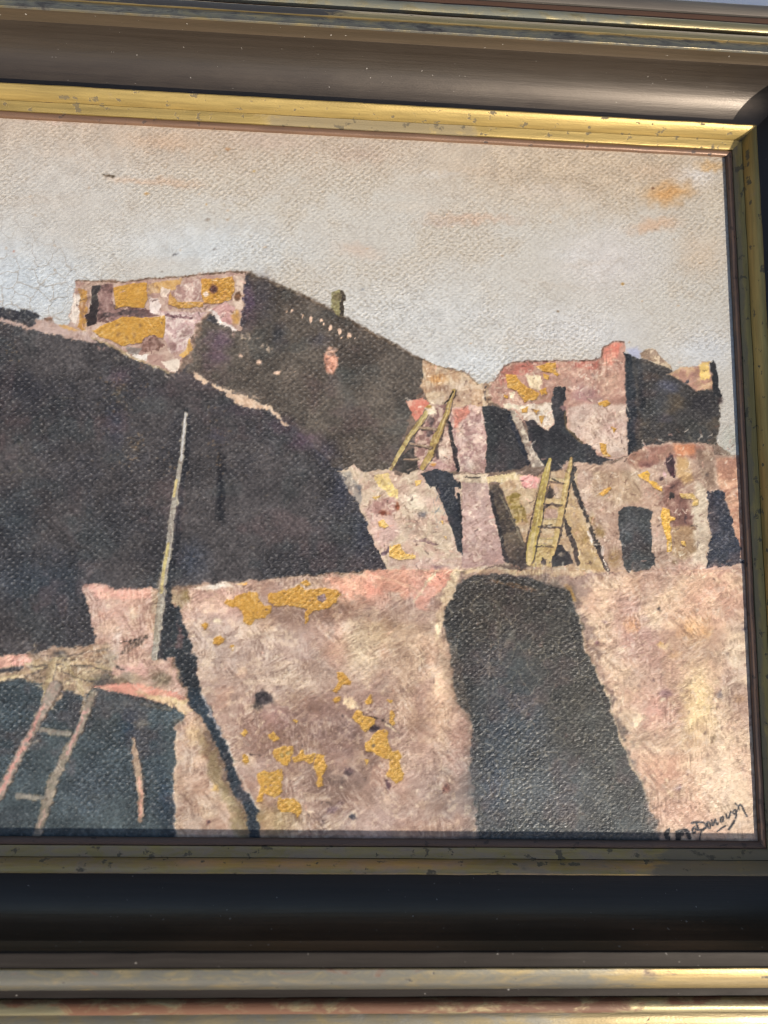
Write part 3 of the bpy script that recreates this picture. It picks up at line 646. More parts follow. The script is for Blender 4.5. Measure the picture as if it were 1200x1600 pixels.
flake(H4, [(608, 388), (690, 393), (738, 430), (732, 468), (690, 472), (700, 436), (620, 416)], (222, 184, 110), (210, 176, 120))
flake(H4, [(618, 708), (648, 708), (648, 742), (624, 737)], (224, 178, 92)); flake(H4, [(58, 400), (135, 343), (152, 355), (90, 412)], (226, 166, 72))
blob(H4, (540, 745), (16, 40), (228, 204, 164), .8, .7, 3)

# ---- cream house and column in the middle
poly(M1, [(108, 150), (215, 108), (262, 150), (420, 124), (500, 172), (640, 128), (720, 150), (860, 160), (1050, 160), (1060, 240), (1120, 480), (1170, 730), (890, 765), (415, 772), (332, 560), (250, 380), (160, 200)], (206, 182, 158), c2=(188, 158, 140), sc2=14, rough=3, h=.08, part=('painted_house', 'cream house front with dabs of yellow'), **LT)
poly(M1, [(112, 160), (180, 140), (240, 240), (262, 300), (250, 370), (200, 290)], (160, 148, 138), soft=3, alpha=.85); blob(M1, (240, 260), (20, 40), (84, 82, 86), .8, .7, 4)
poly(M1, [(270, 380), (330, 330), (460, 420), (500, 520), (400, 640), (345, 570)], (200, 164, 152), soft=5, alpha=.8)
poly(M1, [(336, 172), (420, 158), (494, 280), (490, 320), (440, 310), (345, 222)], (226, 198, 134), rough=3, h=.08)
poly(M1, [(330, 325), (470, 308), (480, 400), (390, 442), (330, 400)], (176, 138, 126), soft=4)
blob(M1, (396, 404), (38, 22), (126, 66, 46), .95, .7, 4); blob(M1, (486, 366), (18, 30), (132, 70, 44), .95, .6, 3); blob(M1, (640, 416), (30, 28), (118, 110, 112), .9, .8, 4)
blob(M1, (600, 330), (110, 90), (226, 210, 186), .6, .9, 6); blob(M1, (570, 500), (70, 40), (176, 152, 136), .7, .9, 6, ang=-30)
stroke(M1, [(590, 580), (660, 575), (720, 605)], [8, 24, 8], (146, 118, 112), rough=3)
poly(M1, [(420, 740), (430, 660), (560, 700), (860, 690), (880, 765)], (200, 172, 156), alpha=.8, soft=4, c2=(176, 146, 132), sc2=6)
stroke(M1, [(400, 660), (430, 630)], 22, (120, 96, 98), rough=3); blob(M1, (740, 745), (60, 12), (140, 110, 108), .8, .8, 4)
for f in ([(363, 462), (400, 448), (432, 488), (405, 506), (370, 492)], [(438, 612), (500, 600), (532, 660), (602, 668), (602, 692), (500, 702), (430, 672)], [(593, 205), (637, 198), (632, 226), (600, 238)], [(328, 302), (388, 294), (350, 322)], [(772, 552), (790, 556), (786, 572)], [(752, 450), (772, 452), (766, 476)]): flake(M1, f, (228, 178, 92), (222, 184, 112))
poly(M1, [(888, 212), (1042, 210), (1072, 300), (1112, 480), (1168, 705), (1150, 725), (890, 748), (880, 500)], (190, 160, 148), c2=(174, 144, 134), sc2=35, h=.06, part=('painted_column', 'mauve column between two dark gaps'), **LT)
poly(M1, [(848, 168), (1040, 158), (1052, 210), (880, 212)], (208, 186, 160), rough=3)
stroke(M1, [(900, 185), (1000, 182)], 10, (70, 62, 56), rough=2, alpha=.7)
poly(M1, [(640, 150), (720, 132), (828, 160), (850, 300), (876, 350), (886, 500), (892, 668), (860, 640), (830, 530), (780, 380), (720, 250), (655, 190)], (45, 46, 52), rough=2.5, part=('painted_gap', 'dark wedge shaped gap between houses'), W=.6, T=.3)
stroke(M1, [(872, 216), (873, 245)], 18, (36, 34, 36), rough=1.2); stroke(M1, [(868, 285), (878, 420), (884, 560)], 14, (34, 33, 36), rough=1.5)
for i in range(16): stroke(M1, [(RNG.uniform(690, 860), RNG.uniform(180, 420)), (RNG.uniform(700, 870), RNG.uniform(200, 520))], 2.5, (140, 140, 140), soft=.7, rough=2, alpha=.35)
# narrow brown door and the wall with the yellow ladder
poly(M2, [(320, 222), (440, 165), (560, 180), (600, 150), (800, 130), (820, 300), (870, 420), (920, 560), (1010, 770), (500, 770), (400, 420)], (196, 170, 140), c2=(176, 146, 116), sc2=14, h=.06, part=('painted_wall', 'tan wall behind the yellow ladder'), **LT)
poly(M2, [(365, 300), (420, 280), (480, 400), (500, 460), (440, 480), (390, 400)], (142, 118, 64), rough=5, soft=3, alpha=.85, c2=(170, 146, 100), sc2=6)
poly(M2, [(448, 180), (520, 163), (575, 195), (552, 250), (470, 248)], (226, 166, 156), rough=3, soft=2)
poly(M2, [(240, 182), (420, 150), (445, 200), (250, 218)], (206, 182, 142), rough=3)
poly(M2, [(750, 270), (830, 400), (870, 520), (990, 765), (820, 770), (800, 600), (722, 440)], (188, 158, 118), alpha=.85, soft=3)
poly(M2, [(258, 240), (318, 222), (342, 290), (400, 420), (452, 520), (512, 650), (512, 745), (450, 755), (365, 712), (340, 620), (290, 400), (253, 290)], (72, 62, 56), c2=(88, 76, 64), sc2=14, rough=2, part=('painted_doorway', 'narrow brown slanting doorway'), W=.5, T=.4)
stroke(M2, [(266, 290), (300, 420), (345, 620), (370, 710)], 22, (44, 40, 40), rough=1.5); stroke(M2, [(330, 300), (420, 480), (490, 640)], 12, (118, 106, 88), rough=2, dry=.1)
for c, r in (((860, 560), (14, 40)), ((940, 520), (50, 40)), ((1040, 690), (50, 60)), ((890, 440), (24, 50))): blob(M2, c, r, (148, 120, 76), .7, .9, 6)
poly(M2, [(648, 620), (720, 600), (790, 725), (650, 748)], (58, 54, 54), rough=4, T=.8); blob(M2, (710, 660), (20, 14), (170, 150, 130), .7, .6, 3)
stroke(M2, [(720, 452), (785, 590), (812, 720)], [24, 34, 26], (72, 62, 56), rough=2.5)
stroke(M2, [(782, 215), (802, 275), (860, 420), (905, 560), (960, 680), (1000, 765)], [20, 26, 24, 24, 26, 26], (58, 50, 46), rough=2, part=('painted_shadow', 'thin slanting shadow of the yellow ladder'))
blob(M2, (874, 482), (14, 22), (226, 200, 168), .85, .4, 1.5, h=.1); stroke(M2, [(868, 520), (900, 590)], 12, (238, 222, 206), rough=2, h=.08); stroke(M2, [(958, 620), (970, 670)], 16, (222, 202, 186), rough=2, h=.1, alpha=.8); stroke(M2, [(975, 700), (1000, 760)], 10, (232, 214, 196), rough=2)
# ledge above the arch
poly(M2, [(90, 790), (130, 750), (450, 755), (640, 748), (830, 765), (1000, 778), (1250, 800), (1900, 770), (1900, 850), (1200, 870), (820, 880), (500, 800), (200, 800), (120, 880), (60, 900), (0, 880), (20, 800)], (224, 200, 168), c2=(202, 174, 144), sc2=6, rough=3, h=.08, **LT)

# ---- the long lower wall
poly(FULL, [(262, 922), (380, 908), (480, 900), (600, 892), (700, 895), (740, 895), (900, 900), (950, 893), (1220, 890), (1260, 1345), (395, 1345), (388, 1290), (345, 1170), (315, 1085), (290, 970), (284, 945), (266, 945)], (178, 152, 140), c2=(158, 132, 122), sc2=35, rough=2.5, h=.06, part=('painted_wall', 'long sunlit pink plaster wall in front'), W=.4, T=1.0, K=.1)
for c, r, k, a in (((340, 950), (70, 36), (204, 164, 152), .8), ((560, 925), (60, 26), (206, 160, 144), .6), ((330, 1010), (60, 80), (186, 166, 158), .6), ((440, 1010), (120, 70), (182, 160, 150), .5),
                   ((600, 985), (50, 30), (146, 118, 98), .75), ((520, 950), (60, 24), (142, 112, 98), .7), ((460, 962), (50, 16), (146, 122, 112), .7), ((530, 1010), (20, 40), (216, 172, 162), .6), ((560, 1010), (50, 50), (204, 184, 160), .5),
                   ((560, 1150), (90, 70), (142, 114, 104), .75), ((490, 1130), (80, 50), (140, 114, 106), .7), ((420, 1150), (60, 40), (144, 116, 106), .6), ((520, 1220), (60, 40), (136, 112, 102), .7), ((640, 1100), (50, 60), (166, 136, 118), .6),
                   ((430, 1120), (30, 20), (160, 128, 122), .6), ((690, 1100), (26, 110), (214, 182, 160), .8), ((640, 1010), (50, 60), (200, 174, 152), .6), ((650, 1210), (60, 70), (188, 158, 144), .6), ((720, 1190), (22, 100), (208, 166, 150), .7),
                   ((420, 1280), (60, 30), (150, 128, 98), .6), ((530, 1285), (70, 24), (160, 138, 130), .6), ((620, 1285), (100, 30), (184, 158, 148), .6), ((455, 1060), (90, 26), (182, 160, 148), .5),
                   ((1010, 930), (90, 40), (210, 176, 156), .7), ((1100, 910), (80, 30), (206, 160, 142), .7), ((1000, 980), (60, 40), (196, 164, 148), .6), ((990, 1010), (40, 30), (184, 150, 142), .7), ((1010, 1060), (50, 50), (186, 152, 140), .7),
                   ((1090, 970), (50, 30), (212, 176, 146), .7), ((1140, 1030), (50, 60), (206, 182, 160), .7), ((1080, 1130), (34, 60), (222, 196, 152), .8), ((1040, 1120), (30, 40), (192, 152, 140), .7), ((1110, 1190), (40, 60), (200, 172, 154), .6), ((1150, 1180), (40, 90), (214, 184, 162), .7),
                   ((1060, 1200), (50, 40), (204, 166, 140), .7), ((1040, 1230), (40, 30), (190, 152, 136), .7), ((1110, 1250), (70, 50), (220, 192, 166), .7), ((1120, 1300), (80, 24), (202, 170, 156), .7), ((1095, 1110), (14, 30), (170, 150, 146), .5)):
    blob(FULL, c, r, k, min(1, a*1.45), .85, 10, .10)
DZ = (500, 880, 3)
poly(DZ, [(20, 70), (300, 35), (640, 28), (600, 100), (520, 190), (470, 225), (440, 180), (330, 130), (120, 160), (60, 110)], (216, 164, 146), c2=(204, 150, 134), sc2=14, soft=4, rough=5, alpha=.9, T=.7)
stroke(DZ, [(440, 180), (500, 90), (540, 50)], 14, (226, 206, 178), rough=3, alpha=.8); stroke(DZ, [(640, 40), (600, 150), (560, 270), (545, 360)], [40, 46, 30, 14], (222, 200, 172), rough=3, alpha=.9, soft=2)
stroke(DZ, [(240, 60), (380, 90), (470, 150)], 10, (226, 190, 166), rough=4, alpha=.6)
FZ = (260, 880, 4)
poly(FZ, [(170, 152), (300, 130), (395, 116), (420, 150), (300, 160), (180, 168)], (222, 208, 198), rough=3, h=.06)
poly(FZ, [(440, 130), (510, 112), (505, 135)], (214, 164, 96)); poly(FZ, [(10, 165), (140, 158), (140, 250), (80, 280), (20, 265)], (150, 132, 108), soft=3, alpha=.7)
blob(FZ, (120, 200), (26, 40), (130, 108, 66), .6, .9, 5)
# painted arch
RZ = (860, 880, 3.53)
arch = zone(DZ, [(705, 900), (716, 800), (700, 730), (650, 650), (625, 550), (612, 400), (572, 280), (600, 190), (640, 110), (668, 78), (740, 56), (860, 50), (960, 60), (1060, 95), (1120, 116)]) + zone(RZ, [(78, 135), (118, 190), (152, 290), (192, 450), (252, 580), (312, 720), (352, 870), (402, 1000), (442, 1110), (492, 1200), (542, 1330), (592, 1460), (622, 1640)]) + [(748, 1345), (742, 1260), (735, 1180)]
poly(DZ, [(580, 300), (540, 380), (545, 440), (600, 560), (640, 700), (715, 830), (740, 700), (660, 380)], (130, 112, 96), soft=5, rough=6, alpha=.4, T=.6)
poly(FULL, arch, (66, 63, 59), c2=(58, 56, 54), sc2=90, soft=1.8, rough=2.5, part=('painted_doorway', 'tall dark arch in the long pink wall'), h=.0, W=.85, T=.3, K=.85)
for c, r, k, a in (((790, 935), (90, 50), (56, 49, 43), .85), ((770, 970), (46, 50), (62, 54, 46), .7), ((870, 940), (40, 50), (58, 54, 50), .6), ((785, 1080), (50, 90), (66, 72, 78), .7), ((830, 1060), (80, 80), (68, 70, 70), .5), ((800, 1180), (100, 90), (66, 70, 74), .6),
                   ((840, 1235), (170, 70), (90, 93, 96), .85), ((850, 1305), (150, 24), (70, 76, 82), .7), ((800, 1130), (50, 50), (60, 68, 80), .6), ((850, 1000), (60, 50), (72, 66, 58), .5), ((960, 1200), (50, 110), (70, 70, 66), .6), ((900, 1100), (50, 90), (64, 60, 52), .6), ((775, 1220), (26, 90), (58, 66, 78), .6), ((980, 1290), (50, 40), (68, 74, 76), .6)):
    blob(FULL, c, r, k, a, .95, 8)
poly(DZ, [(595, 330), (640, 400), (680, 560), (715, 760), (690, 740), (645, 650), (620, 550), (606, 420)], (112, 98, 86), soft=3, rough=4, alpha=.5, dry=-.2)
stroke(DZ, [(800, 80), (900, 105), (1000, 130)], 5, (150, 112, 78), rough=1.5, alpha=.8); stroke(DZ, [(880, 88), (1010, 125)], 4, (170, 130, 90), rough=1.5, alpha=.7)
stroke(RZ, [(152, 290), (192, 450), (252, 580), (312, 720), (352, 870), (402, 1000), (442, 1110), (492, 1200), (560, 1380)], 10, (222, 196, 168), soft=1.6, rough=2, alpha=.7)
stroke(RZ, [(95, 130), (130, 200)], 26, (168, 134, 84), soft=2, rough=3, alpha=.8)
poly(FULL, [(935, 900), (1215, 895), (1250, 1345), (1040, 1345), (1010, 1250), (970, 1130), (935, 1030), (905, 940)], (214, 186, 162), c2=(198, 166, 146), sc2=35, soft=6, rough=8, alpha=.75, dry=-.5)
for c, r, k, a in (((1000, 1000), (46, 40), (176, 140, 132), .8), ((980, 950), (30, 40), (184, 152, 146), .7), ((1050, 1040), (50, 36), (184, 146, 132), .7), ((1090, 1100), (30, 70), (226, 200, 156), .8), ((1030, 1110), (40, 40), (188, 146, 136), .7), ((1130, 1220), (40, 70), (222, 196, 174), .7), ((1120, 940), (50, 40), (204, 160, 142), .7), ((1040, 1210), (40, 36), (190, 148, 130), .7), ((1150, 1040), (34, 60), (208, 188, 170), .6), ((1085, 985), (30, 24), (216, 170, 126), .7), ((1060, 1270), (50, 30), (206, 166, 150), .6)):
    blob(FULL, c, r, k, a, .9, 10, .1)
# losses in the long wall
for f in ([(440, 205), (490, 185), (572, 180), (582, 222), (612, 270), (652, 270), (632, 350), (552, 350), (546, 386), (480, 376), (475, 310), (440, 266), (395, 272), (368, 240), (390, 213), (420, 236)],
          [(630, 200), (700, 185), (770, 160), (830, 130), (868, 172), (950, 155), (1042, 160), (1078, 190), (1070, 232), (1020, 277), (950, 302), (920, 297), (892, 342), (872, 384), (860, 342), (882, 292), (800, 266), (740, 266), (680, 271), (640, 250)],
          [(830, 125), (872, 103), (907, 130), (880, 147)], [(218, 385), (240, 370), (264, 390), (240, 420)], [(288, 476), (330, 449), (352, 465), (346, 492), (310, 510), (291, 496)], [(398, 518), (420, 518), (416, 542)],
          [(1060, 688), (1120, 688), (1164, 740), (1152, 763), (1112, 757), (1062, 808), (1038, 796), (1085, 740)], [(1048, 852), (1082, 828), (1082, 867), (1055, 873)]):
    flake(FZ, f)
poly(FZ, [(945, 206), (985, 190), (1002, 225), (980, 250), (950, 236)], (150, 122, 116), rough=1.5, c2=(110, 86, 80), sc2=6)
poly(FZ, [(285, 362), (310, 349), (346, 370), (300, 384)], (226, 208, 186), rough=2, h=.06); blob(FZ, (415, 532), (10, 10), (220, 196, 166), .8, .6, 2)
GZ = (340, 1060, 3.333)
for f in ([(772, 122), (795, 83), (803, 126), (785, 133)], [(882, 113), (918, 113), (906, 132)],
          [(698, 205), (730, 163), (747, 170), (762, 200), (822, 205), (817, 240), (776, 277), (750, 266), (740, 235), (715, 226)], [(898, 168), (922, 168), (927, 236), (910, 242), (893, 226)],
          [(818, 292), (860, 258), (882, 275), (887, 330), (907, 385), (942, 373), (957, 400), (947, 450), (967, 500), (962, 532), (930, 552), (878, 500), (895, 470), (900, 420), (860, 417), (800, 377), (768, 371), (763, 340), (800, 314)],
          [(118, 285), (140, 266), (157, 285), (135, 300)], [(263, 295), (290, 281), (320, 310), (295, 332), (270, 317)], [(288, 375), (350, 344), (387, 350), (387, 400), (360, 457), (320, 437), (288, 410)],
          [(388, 410), (420, 400), (430, 368), (447, 368), (452, 398), (502, 393), (502, 430), (485, 442), (440, 432), (400, 442)], [(513, 393), (562, 393), (562, 460), (542, 510), (547, 557), (525, 570), (516, 545), (525, 510), (498, 470)],
          [(128, 400), (165, 403), (170, 435), (150, 442), (130, 426)], [(203, 500), (245, 478), (265, 490), (342, 468), (337, 490), (327, 560), (332, 590), (295, 622), (240, 602), (230, 652), (203, 646), (220, 560)],
          [(313, 623), (400, 628), (432, 660), (437, 710), (410, 727), (400, 702), (330, 697), (316, 670)], [(758, 418), (780, 418), (774, 452)], [(388, 218), (422, 222), (415, 234)]):
    flake(GZ, f, (204, 156, 72), (190, 142, 62))
for c in ((335, 405), (365, 390)): blob(GZ, c, (14, 14), (150, 130, 76), .7, .7, 3)
blob(GZ, (240, 100), (58, 44), (58, 55, 56), .98, .5, 8, h=-.03); blob(GZ, (205, 140), (30, 26), (84, 74, 68), .8, .8, 5)
blob(GZ, (818, 262), (26, 20), (58, 42, 46), .98, .4, 3); blob(GZ, (810, 350), (12, 10), (96, 84, 70), .8, .6, 2)
blob(GZ, (680, 488), (24, 20), (84, 62, 62), .9, .6, 4); blob(GZ, (885, 550), (13, 32), (76, 50, 56), .9, .6, 3, ang=-12); blob(GZ, (704, 724), (20, 18), (54, 52, 58), .95, .5, 4)
blob(GZ, (600, 690), (40, 34), (104, 82, 88), .8, .9, 6); blob(GZ, (650, 650), (30, 26), (118, 94, 92), .8, .9, 6); blob(GZ, (545, 755), (24, 14), (90, 72, 66), .8, .8, 4); blob(GZ, (1188, 572), (18, 30), (112, 68, 58), .85, .8, 4); blob(GZ, (405, 190), (30, 16), (110, 82, 74), .7, .8, 4)
stroke(GZ, [(760, 188), (850, 214), (890, 236), (945, 290)], 5, (70, 48, 40), rough=1); stroke(GZ, [(878, 240), (945, 286)], [12, 4], (222, 200, 170), rough=1.2)
stroke(GZ, [(170, 395), (225, 398)], 5, (84, 64, 58), rough=1.5)
poly(GZ, [(660, 100), (700, 95), (740, 150), (680, 160)], (232, 206, 174), rough=4, soft=2, alpha=.8)
for i in range(240):     # dark grains over the sunlit wall
    c = (RNG.uniform(300, 1180), RNG.uniform(920, 1300))
    blob(FULL, c, (RNG.uniform(1.4, 3.0), RNG.uniform(1.4, 3.4)), (112, 84, 76) if RNG.random() < .75 else (84, 66, 64), 0.5, 0.7, 1.5)
for c, r, k in (((600, 248), (14, 14), (66, 56, 52)), ((262, 435), (16, 16), (120, 82, 92)), ((935, 725), (22, 18), (104, 94, 100)), ((998, 585), (12, 12), (130, 82, 62)), ((900, 970), (18, 24), (128, 104, 82)), ((300, 325), (22, 18), (150, 122, 124)), ((710, 1240), (26, 18), (140, 112, 116)), ((1060, 368), (12, 12), (110, 96, 100)), ((570, 655), (14, 10), (96, 72, 72)), ((640, 720), (40, 24), (150, 118, 124)), ((1040, 750), (30, 30), (210, 172, 134))):
    blob(RZ, c, r, k, .85, .7, 4)
for c, r, k in (((580, 330), (60, 60), (226, 202, 178)), ((610, 450), (30, 22), (224, 176, 84)), ((395, 480), (40, 22), (234, 214, 190)), ((480, 860), (30, 50), (232, 212, 184)), ((400, 740), (16, 40), (232, 212, 190)), ((520, 1050), (30, 14), (232, 208, 184)), ((625, 750), (12, 14), (236, 222, 200)), ((450, 345), (50, 50), (214, 166, 130)), ((690, 500), (40, 30), (212, 172, 136)), ((640, 460), (60, 24), (236, 214, 184)), ((640, 1210), (14, 30), (234, 212, 176)), ((660, 1260), (24, 24), (232, 208, 172))):
    blob(RZ, c, r, k, .8, .7, 6, h=.05, dry=-.15)

# ---- lower left corner
LZ = (0, 880, 3); LL = (0, 1040, 2.857)
poly(LL, [(-900, 40), (0, 40), (220, 60), (480, 100), (640, 110), (800, 160), (830, 220), (800, 800), (-900, 800)], (74, 82, 85), c2=(66, 74, 79), sc2=90, soft=2, rough=2.5, part=('painted_opening', 'dark blue grey opening behind the front ladder'), W=.95, T=.2)
for c, r, k, a in (((580, 260), (50, 90), (44, 58, 72), .8), ((400, 560), (160, 150), (70, 77, 84), .6), ((120, 500), (60, 120), (60, 68, 74), .5), ((740, 600), (50, 160), (48, 60, 74), .7), ((690, 400), (60, 120), (56, 66, 74), .6), ((450, 250), (90, 90), (66, 68, 68), .6), ((60, 200), (90, 100), (52, 60, 66), .6), ((30, 680), (120, 50), (72, 76, 80), .6)): blob(LL, c, r, k, a, .95, 6)
poly(LZ, [(388, 108), (440, 94), (540, 117), (640, 124), (700, 116), (770, 130), (745, 330), (728, 460), (800, 418), (812, 480), (850, 560), (866, 630), (800, 612), (640, 562), (540, 532), (500, 470), (450, 378), (430, 300)], (198, 168, 156), c2=(180, 150, 140), sc2=14, rough=2.5, h=.07, part=('painted_block', 'small pink block by the pole'), W=.35, T=.95)
poly(LZ, [(400, 104), (440, 97), (540, 120), (700, 120), (705, 160), (560, 170), (450, 160)], (216, 168, 156), soft=3, alpha=.8)
blob(LZ, (480, 240), (26, 26), (180, 132, 116), .7, .8, 4); blob(LZ, (625, 240), (24, 40), (226, 206, 182), .7, .8, 5); blob(LZ, (540, 330), (40, 40), (220, 204, 196), .7, .9, 6)
blob(LZ, (720, 190), (20, 60), (150, 132, 110), .7, .9, 5); blob(LZ, (630, 500), (70, 40), (206, 160, 158), .7, .9, 6); blob(LZ, (750, 540), (60, 50), (118, 104, 88), .85, .8, 8); blob(LZ, (600, 540), (110, 24), (128, 114, 100), .7, .8, 7)
for i in range(14): stroke(LZ, [(560+i*6, 430-i*2+RNG.uniform(-12, 12)), (600+i*7, 375-i*2+RNG.uniform(-12, 8))], 4, (86, 74, 64), soft=.8, rough=1, alpha=.75)
stroke(LZ, [(560, 372), (690, 350)], 5, (72, 62, 54), rough=1); stroke(LZ, [(520, 460), (570, 495)], 12, (90, 82, 76), rough=3, alpha=.8)
# dark slot right of the pole
poly(LZ, [(790, 186), (842, 205), (872, 290), (902, 400), (932, 520), (952, 640), (985, 730), (900, 690), (868, 580), (815, 440), (770, 452), (738, 440), (765, 330), (775, 240)], (48, 50, 53), rough=2, soft=1.6, part=('painted_gap', 'dark slot right of the pole'), W=.8, T=.25)
poly(LZ, [(836, 260), (852, 340), (858, 400), (826, 400), (828, 340)], (100, 80, 80), rough=2, soft=2)
# the tangle of beams
poly(LZ, [(-900, 440), (0, 432), (140, 425), (230, 400), (420, 394), (500, 380), (545, 480), (500, 520), (440, 580), (385, 620), (300, 590), (255, 660), (200, 700), (215, 600), (180, 558), (90, 540), (0, 545), (-900, 560)], (176, 154, 136), c2=(140, 120, 104), sc2=6, rough=4, soft=2, h=.08, part=('painted_beams', 'bundle of pale roof beams and straw'), W=.25, T=1.0)
poly(LZ, [(-900, 440), (0, 432), (140, 428), (140, 465), (0, 492), (-900, 500)], (208, 162, 152), rough=3, soft=2)
poly(LZ, [(-300, 505), (0, 496), (100, 478), (120, 498), (0, 512), (-300, 522)], (70, 66, 68), rough=2)
for i in range(90):      # straw
    x0, y0 = RNG.uniform(120, 520), RNG.uniform(410, 600); a = RNG.normal(-0.35, 0.5); L = RNG.uniform(20, 70)
    if (x0 > 430 and y0 > 560): continue
    k = RNG.random()
    stroke(LZ, [(x0, y0), (x0+L*math.cos(a), y0+L*math.sin(a))], 4, (220, 202, 172) if k < .5 else ((92, 80, 70) if k < .8 else (180, 150, 110)), soft=.7, rough=1, alpha=.7, h=.05)
for pts, wd, col in (([(-60, 556), (90, 528), (190, 486), (300, 440)], 20, (204, 184, 154)), ([(120, 470), (280, 462), (430, 470), (520, 500)], 18, (196, 172, 146)), ([(260, 440), (236, 520), (205, 640), (190, 720)], [34, 30, 22, 16], (198, 178, 148)), ([(310, 470), (360, 550), (395, 620), (385, 700)], [26, 24, 18, 14], (178, 160, 134)), ([(200, 420), (300, 428), (420, 402), (510, 392)], 16, (206, 180, 160)), ([(300, 500), (400, 540), (470, 540)], 16, (168, 148, 120))):
    stroke(LZ, [(p[0]+4, p[1]+8) for p in pts], wd, (70, 64, 60), soft=1.2, rough=1.5, alpha=.6)
    stroke(LZ, pts, wd, col, soft=1.2, rough=1.5, c2=(150, 132, 110), sc2=6, h=.12, part=('painted_beams', 'bundle of pale roof beams and straw'))
blob(LZ, (285, 425), (36, 16), (84, 78, 76), .8, .8, 4); blob(LZ, (470, 560), (60, 50), (70, 68, 68), .7, .9, 8); blob(LZ, (520, 440), (30, 60), (184, 172, 162), .6, .9, 8)
poly(LL, [(400, 88), (470, 84), (535, 80), (640, 84), (800, 124), (842, 150), (856, 210), (780, 192), (640, 142)], (216, 152, 136), c2=(196, 140, 124), rough=3, h=.09, part=('painted_beam', 'salmon beam end'), W=.3, T=.9)
poly(LL, [(600, 118), (760, 140), (842, 150), (860, 225), (790, 192), (660, 145)], (204, 182, 144), rough=3, soft=2); stroke(LL, [(500, 122), (640, 148), (790, 196)], 12, (56, 58, 58), rough=2, alpha=.8)
# right jamb
poly(LL, [(780, 285), (800, 250), (862, 205), (902, 330), (962, 500), (1062, 680), (1090, 800), (786, 800)], (192, 168, 154), c2=(172, 146, 132), sc2=14, rough=2.5, h=.07, part=('painted_jamb', 'pale jamb beside the slanting shadow'), W=.4, T=1.0)
poly(LL, [(880, 300), (930, 330), (1000, 520), (1090, 700), (1100, 800), (1050, 800), (1010, 620), (930, 480)], (150, 132, 106), soft=5, rough=5, alpha=.85); blob(LL, (870, 300), (40, 60), (206, 176, 132), .7, .9, 6); blob(LL, (960, 545), (14, 22), (200, 166, 110), .8, .7, 3); blob(LL, (935, 700), (10, 14), (110, 74, 74), .9, .6, 2); blob(LL, (920, 405), (16, 16), (126, 90, 76), .7, .8, 4); blob(LL, (895, 480), (12, 10), (130, 100, 90), .7, .8, 3)
stroke(LL, [(790, 300), (786, 520), (784, 800)], 14, (210, 188, 170), rough=2, alpha=.7)
stroke(LL, [(870, 130), (920, 215), (985, 340), (1022, 430), (1046, 530), (1115, 620), (1148, 800)], [60, 52, 44, 40, 46, 52, 46], (46, 54, 62), soft=1.5, rough=2.5, part=('painted_shadow', 'thin dark blue shadow edging the long wall'), W=.7, T=.25)
stroke(LL, [(900, 120), (930, 200), (1010, 340), (1060, 470), (1150, 640)], 10, (214, 200, 190), rough=3, alpha=.6, dry=0.0)
# ladder in front
def ladder_part(z, pts, w, col, c2, part, **k):
    w = [q*1.25 for q in (w if isinstance(w, (list, tuple)) else [w]*len(pts))]
    stroke(z, [(p[0]+1.6*z[2], p[1]+0.5*z[2]) for p in pts], [q*1.1 for q in w], (62, 52, 46), rough=1.0, soft=1.0, alpha=.7)
    k.setdefault('soft', .8)
    stroke(z, pts, w, col, c2=c2, mix=.5, rough=1.0, h=.16, W=.25, T=.9, part=part, **k)
LADF = ('painted_ladder', 'grey pink front ladder in the lower left corner')
ladder_part(LL, [(245, 95), (200, 180), (150, 285), (95, 385), (40, 490), (-40, 640)], [44, 34, 30, 30, 30, 30], (176, 152, 134), (140, 128, 112), LADF, soft=2.2)
stroke(LL, [(200, 170), (160, 260), (95, 385), (30, 505), (-20, 600)], [8, 14, 16, 16, 14], (208, 150, 134), rough=2, alpha=.9)
ladder_part(LL, [(420, 120), (390, 190), (345, 300), (290, 400), (235, 520), (200, 640), (165, 760)], [24, 26, 28, 30, 34, 32, 30], (162, 146, 126), (126, 116, 98), LADF, soft=2.2)
stroke(LL, [(385, 195), (340, 300), (300, 390)], [8, 14, 10], (204, 156, 142), rough=2, alpha=.9); stroke(LL, [(205, 640), (178, 720)], 10, (206, 170, 152), rough=2, alpha=.8)
for p, w_ in (([(180, 290), (240, 296), (305, 302)], [14, 18, 20]), ([(118, 352), (168, 338)], 10), ([(75, 580), (130, 586), (190, 592)], [20, 20, 14])): ladder_part(LL, p, w_, (158, 148, 130), (126, 120, 108), LADF, soft=2.2)
stroke(LL, [(130, 340), (150, 318), (220, 312)], 8, (40, 44, 46), rough=2, alpha=.8)
ladder_part(LL, [(592, 330), (605, 400), (622, 500), (630, 600), (628, 690)], [12, 20, 24, 24, 16], (170, 146, 128), (140, 120, 104), ('painted_stick', 'short pale stick standing in the opening'))
stroke(LL, [(622, 500), (630, 600), (626, 670)], 12, (210, 156, 140), rough=1.5, alpha=.9); stroke(LL, [(640, 520), (646, 660)], 8, (36, 42, 50), rough=1.5, alpha=.7)
blob(LL, (626, 262), (34, 26), (122, 116, 104), .85, .7, 6); blob(LL, (570, 170), (30, 20), (96, 96, 92), .6, .8, 5); stroke(LL, [(640, 170), (760, 195)], 16, (98, 94, 86), rough=3, alpha=.7); blob(LL, (800, 250), (30, 30), (84, 82, 76), .7, .8, 6)
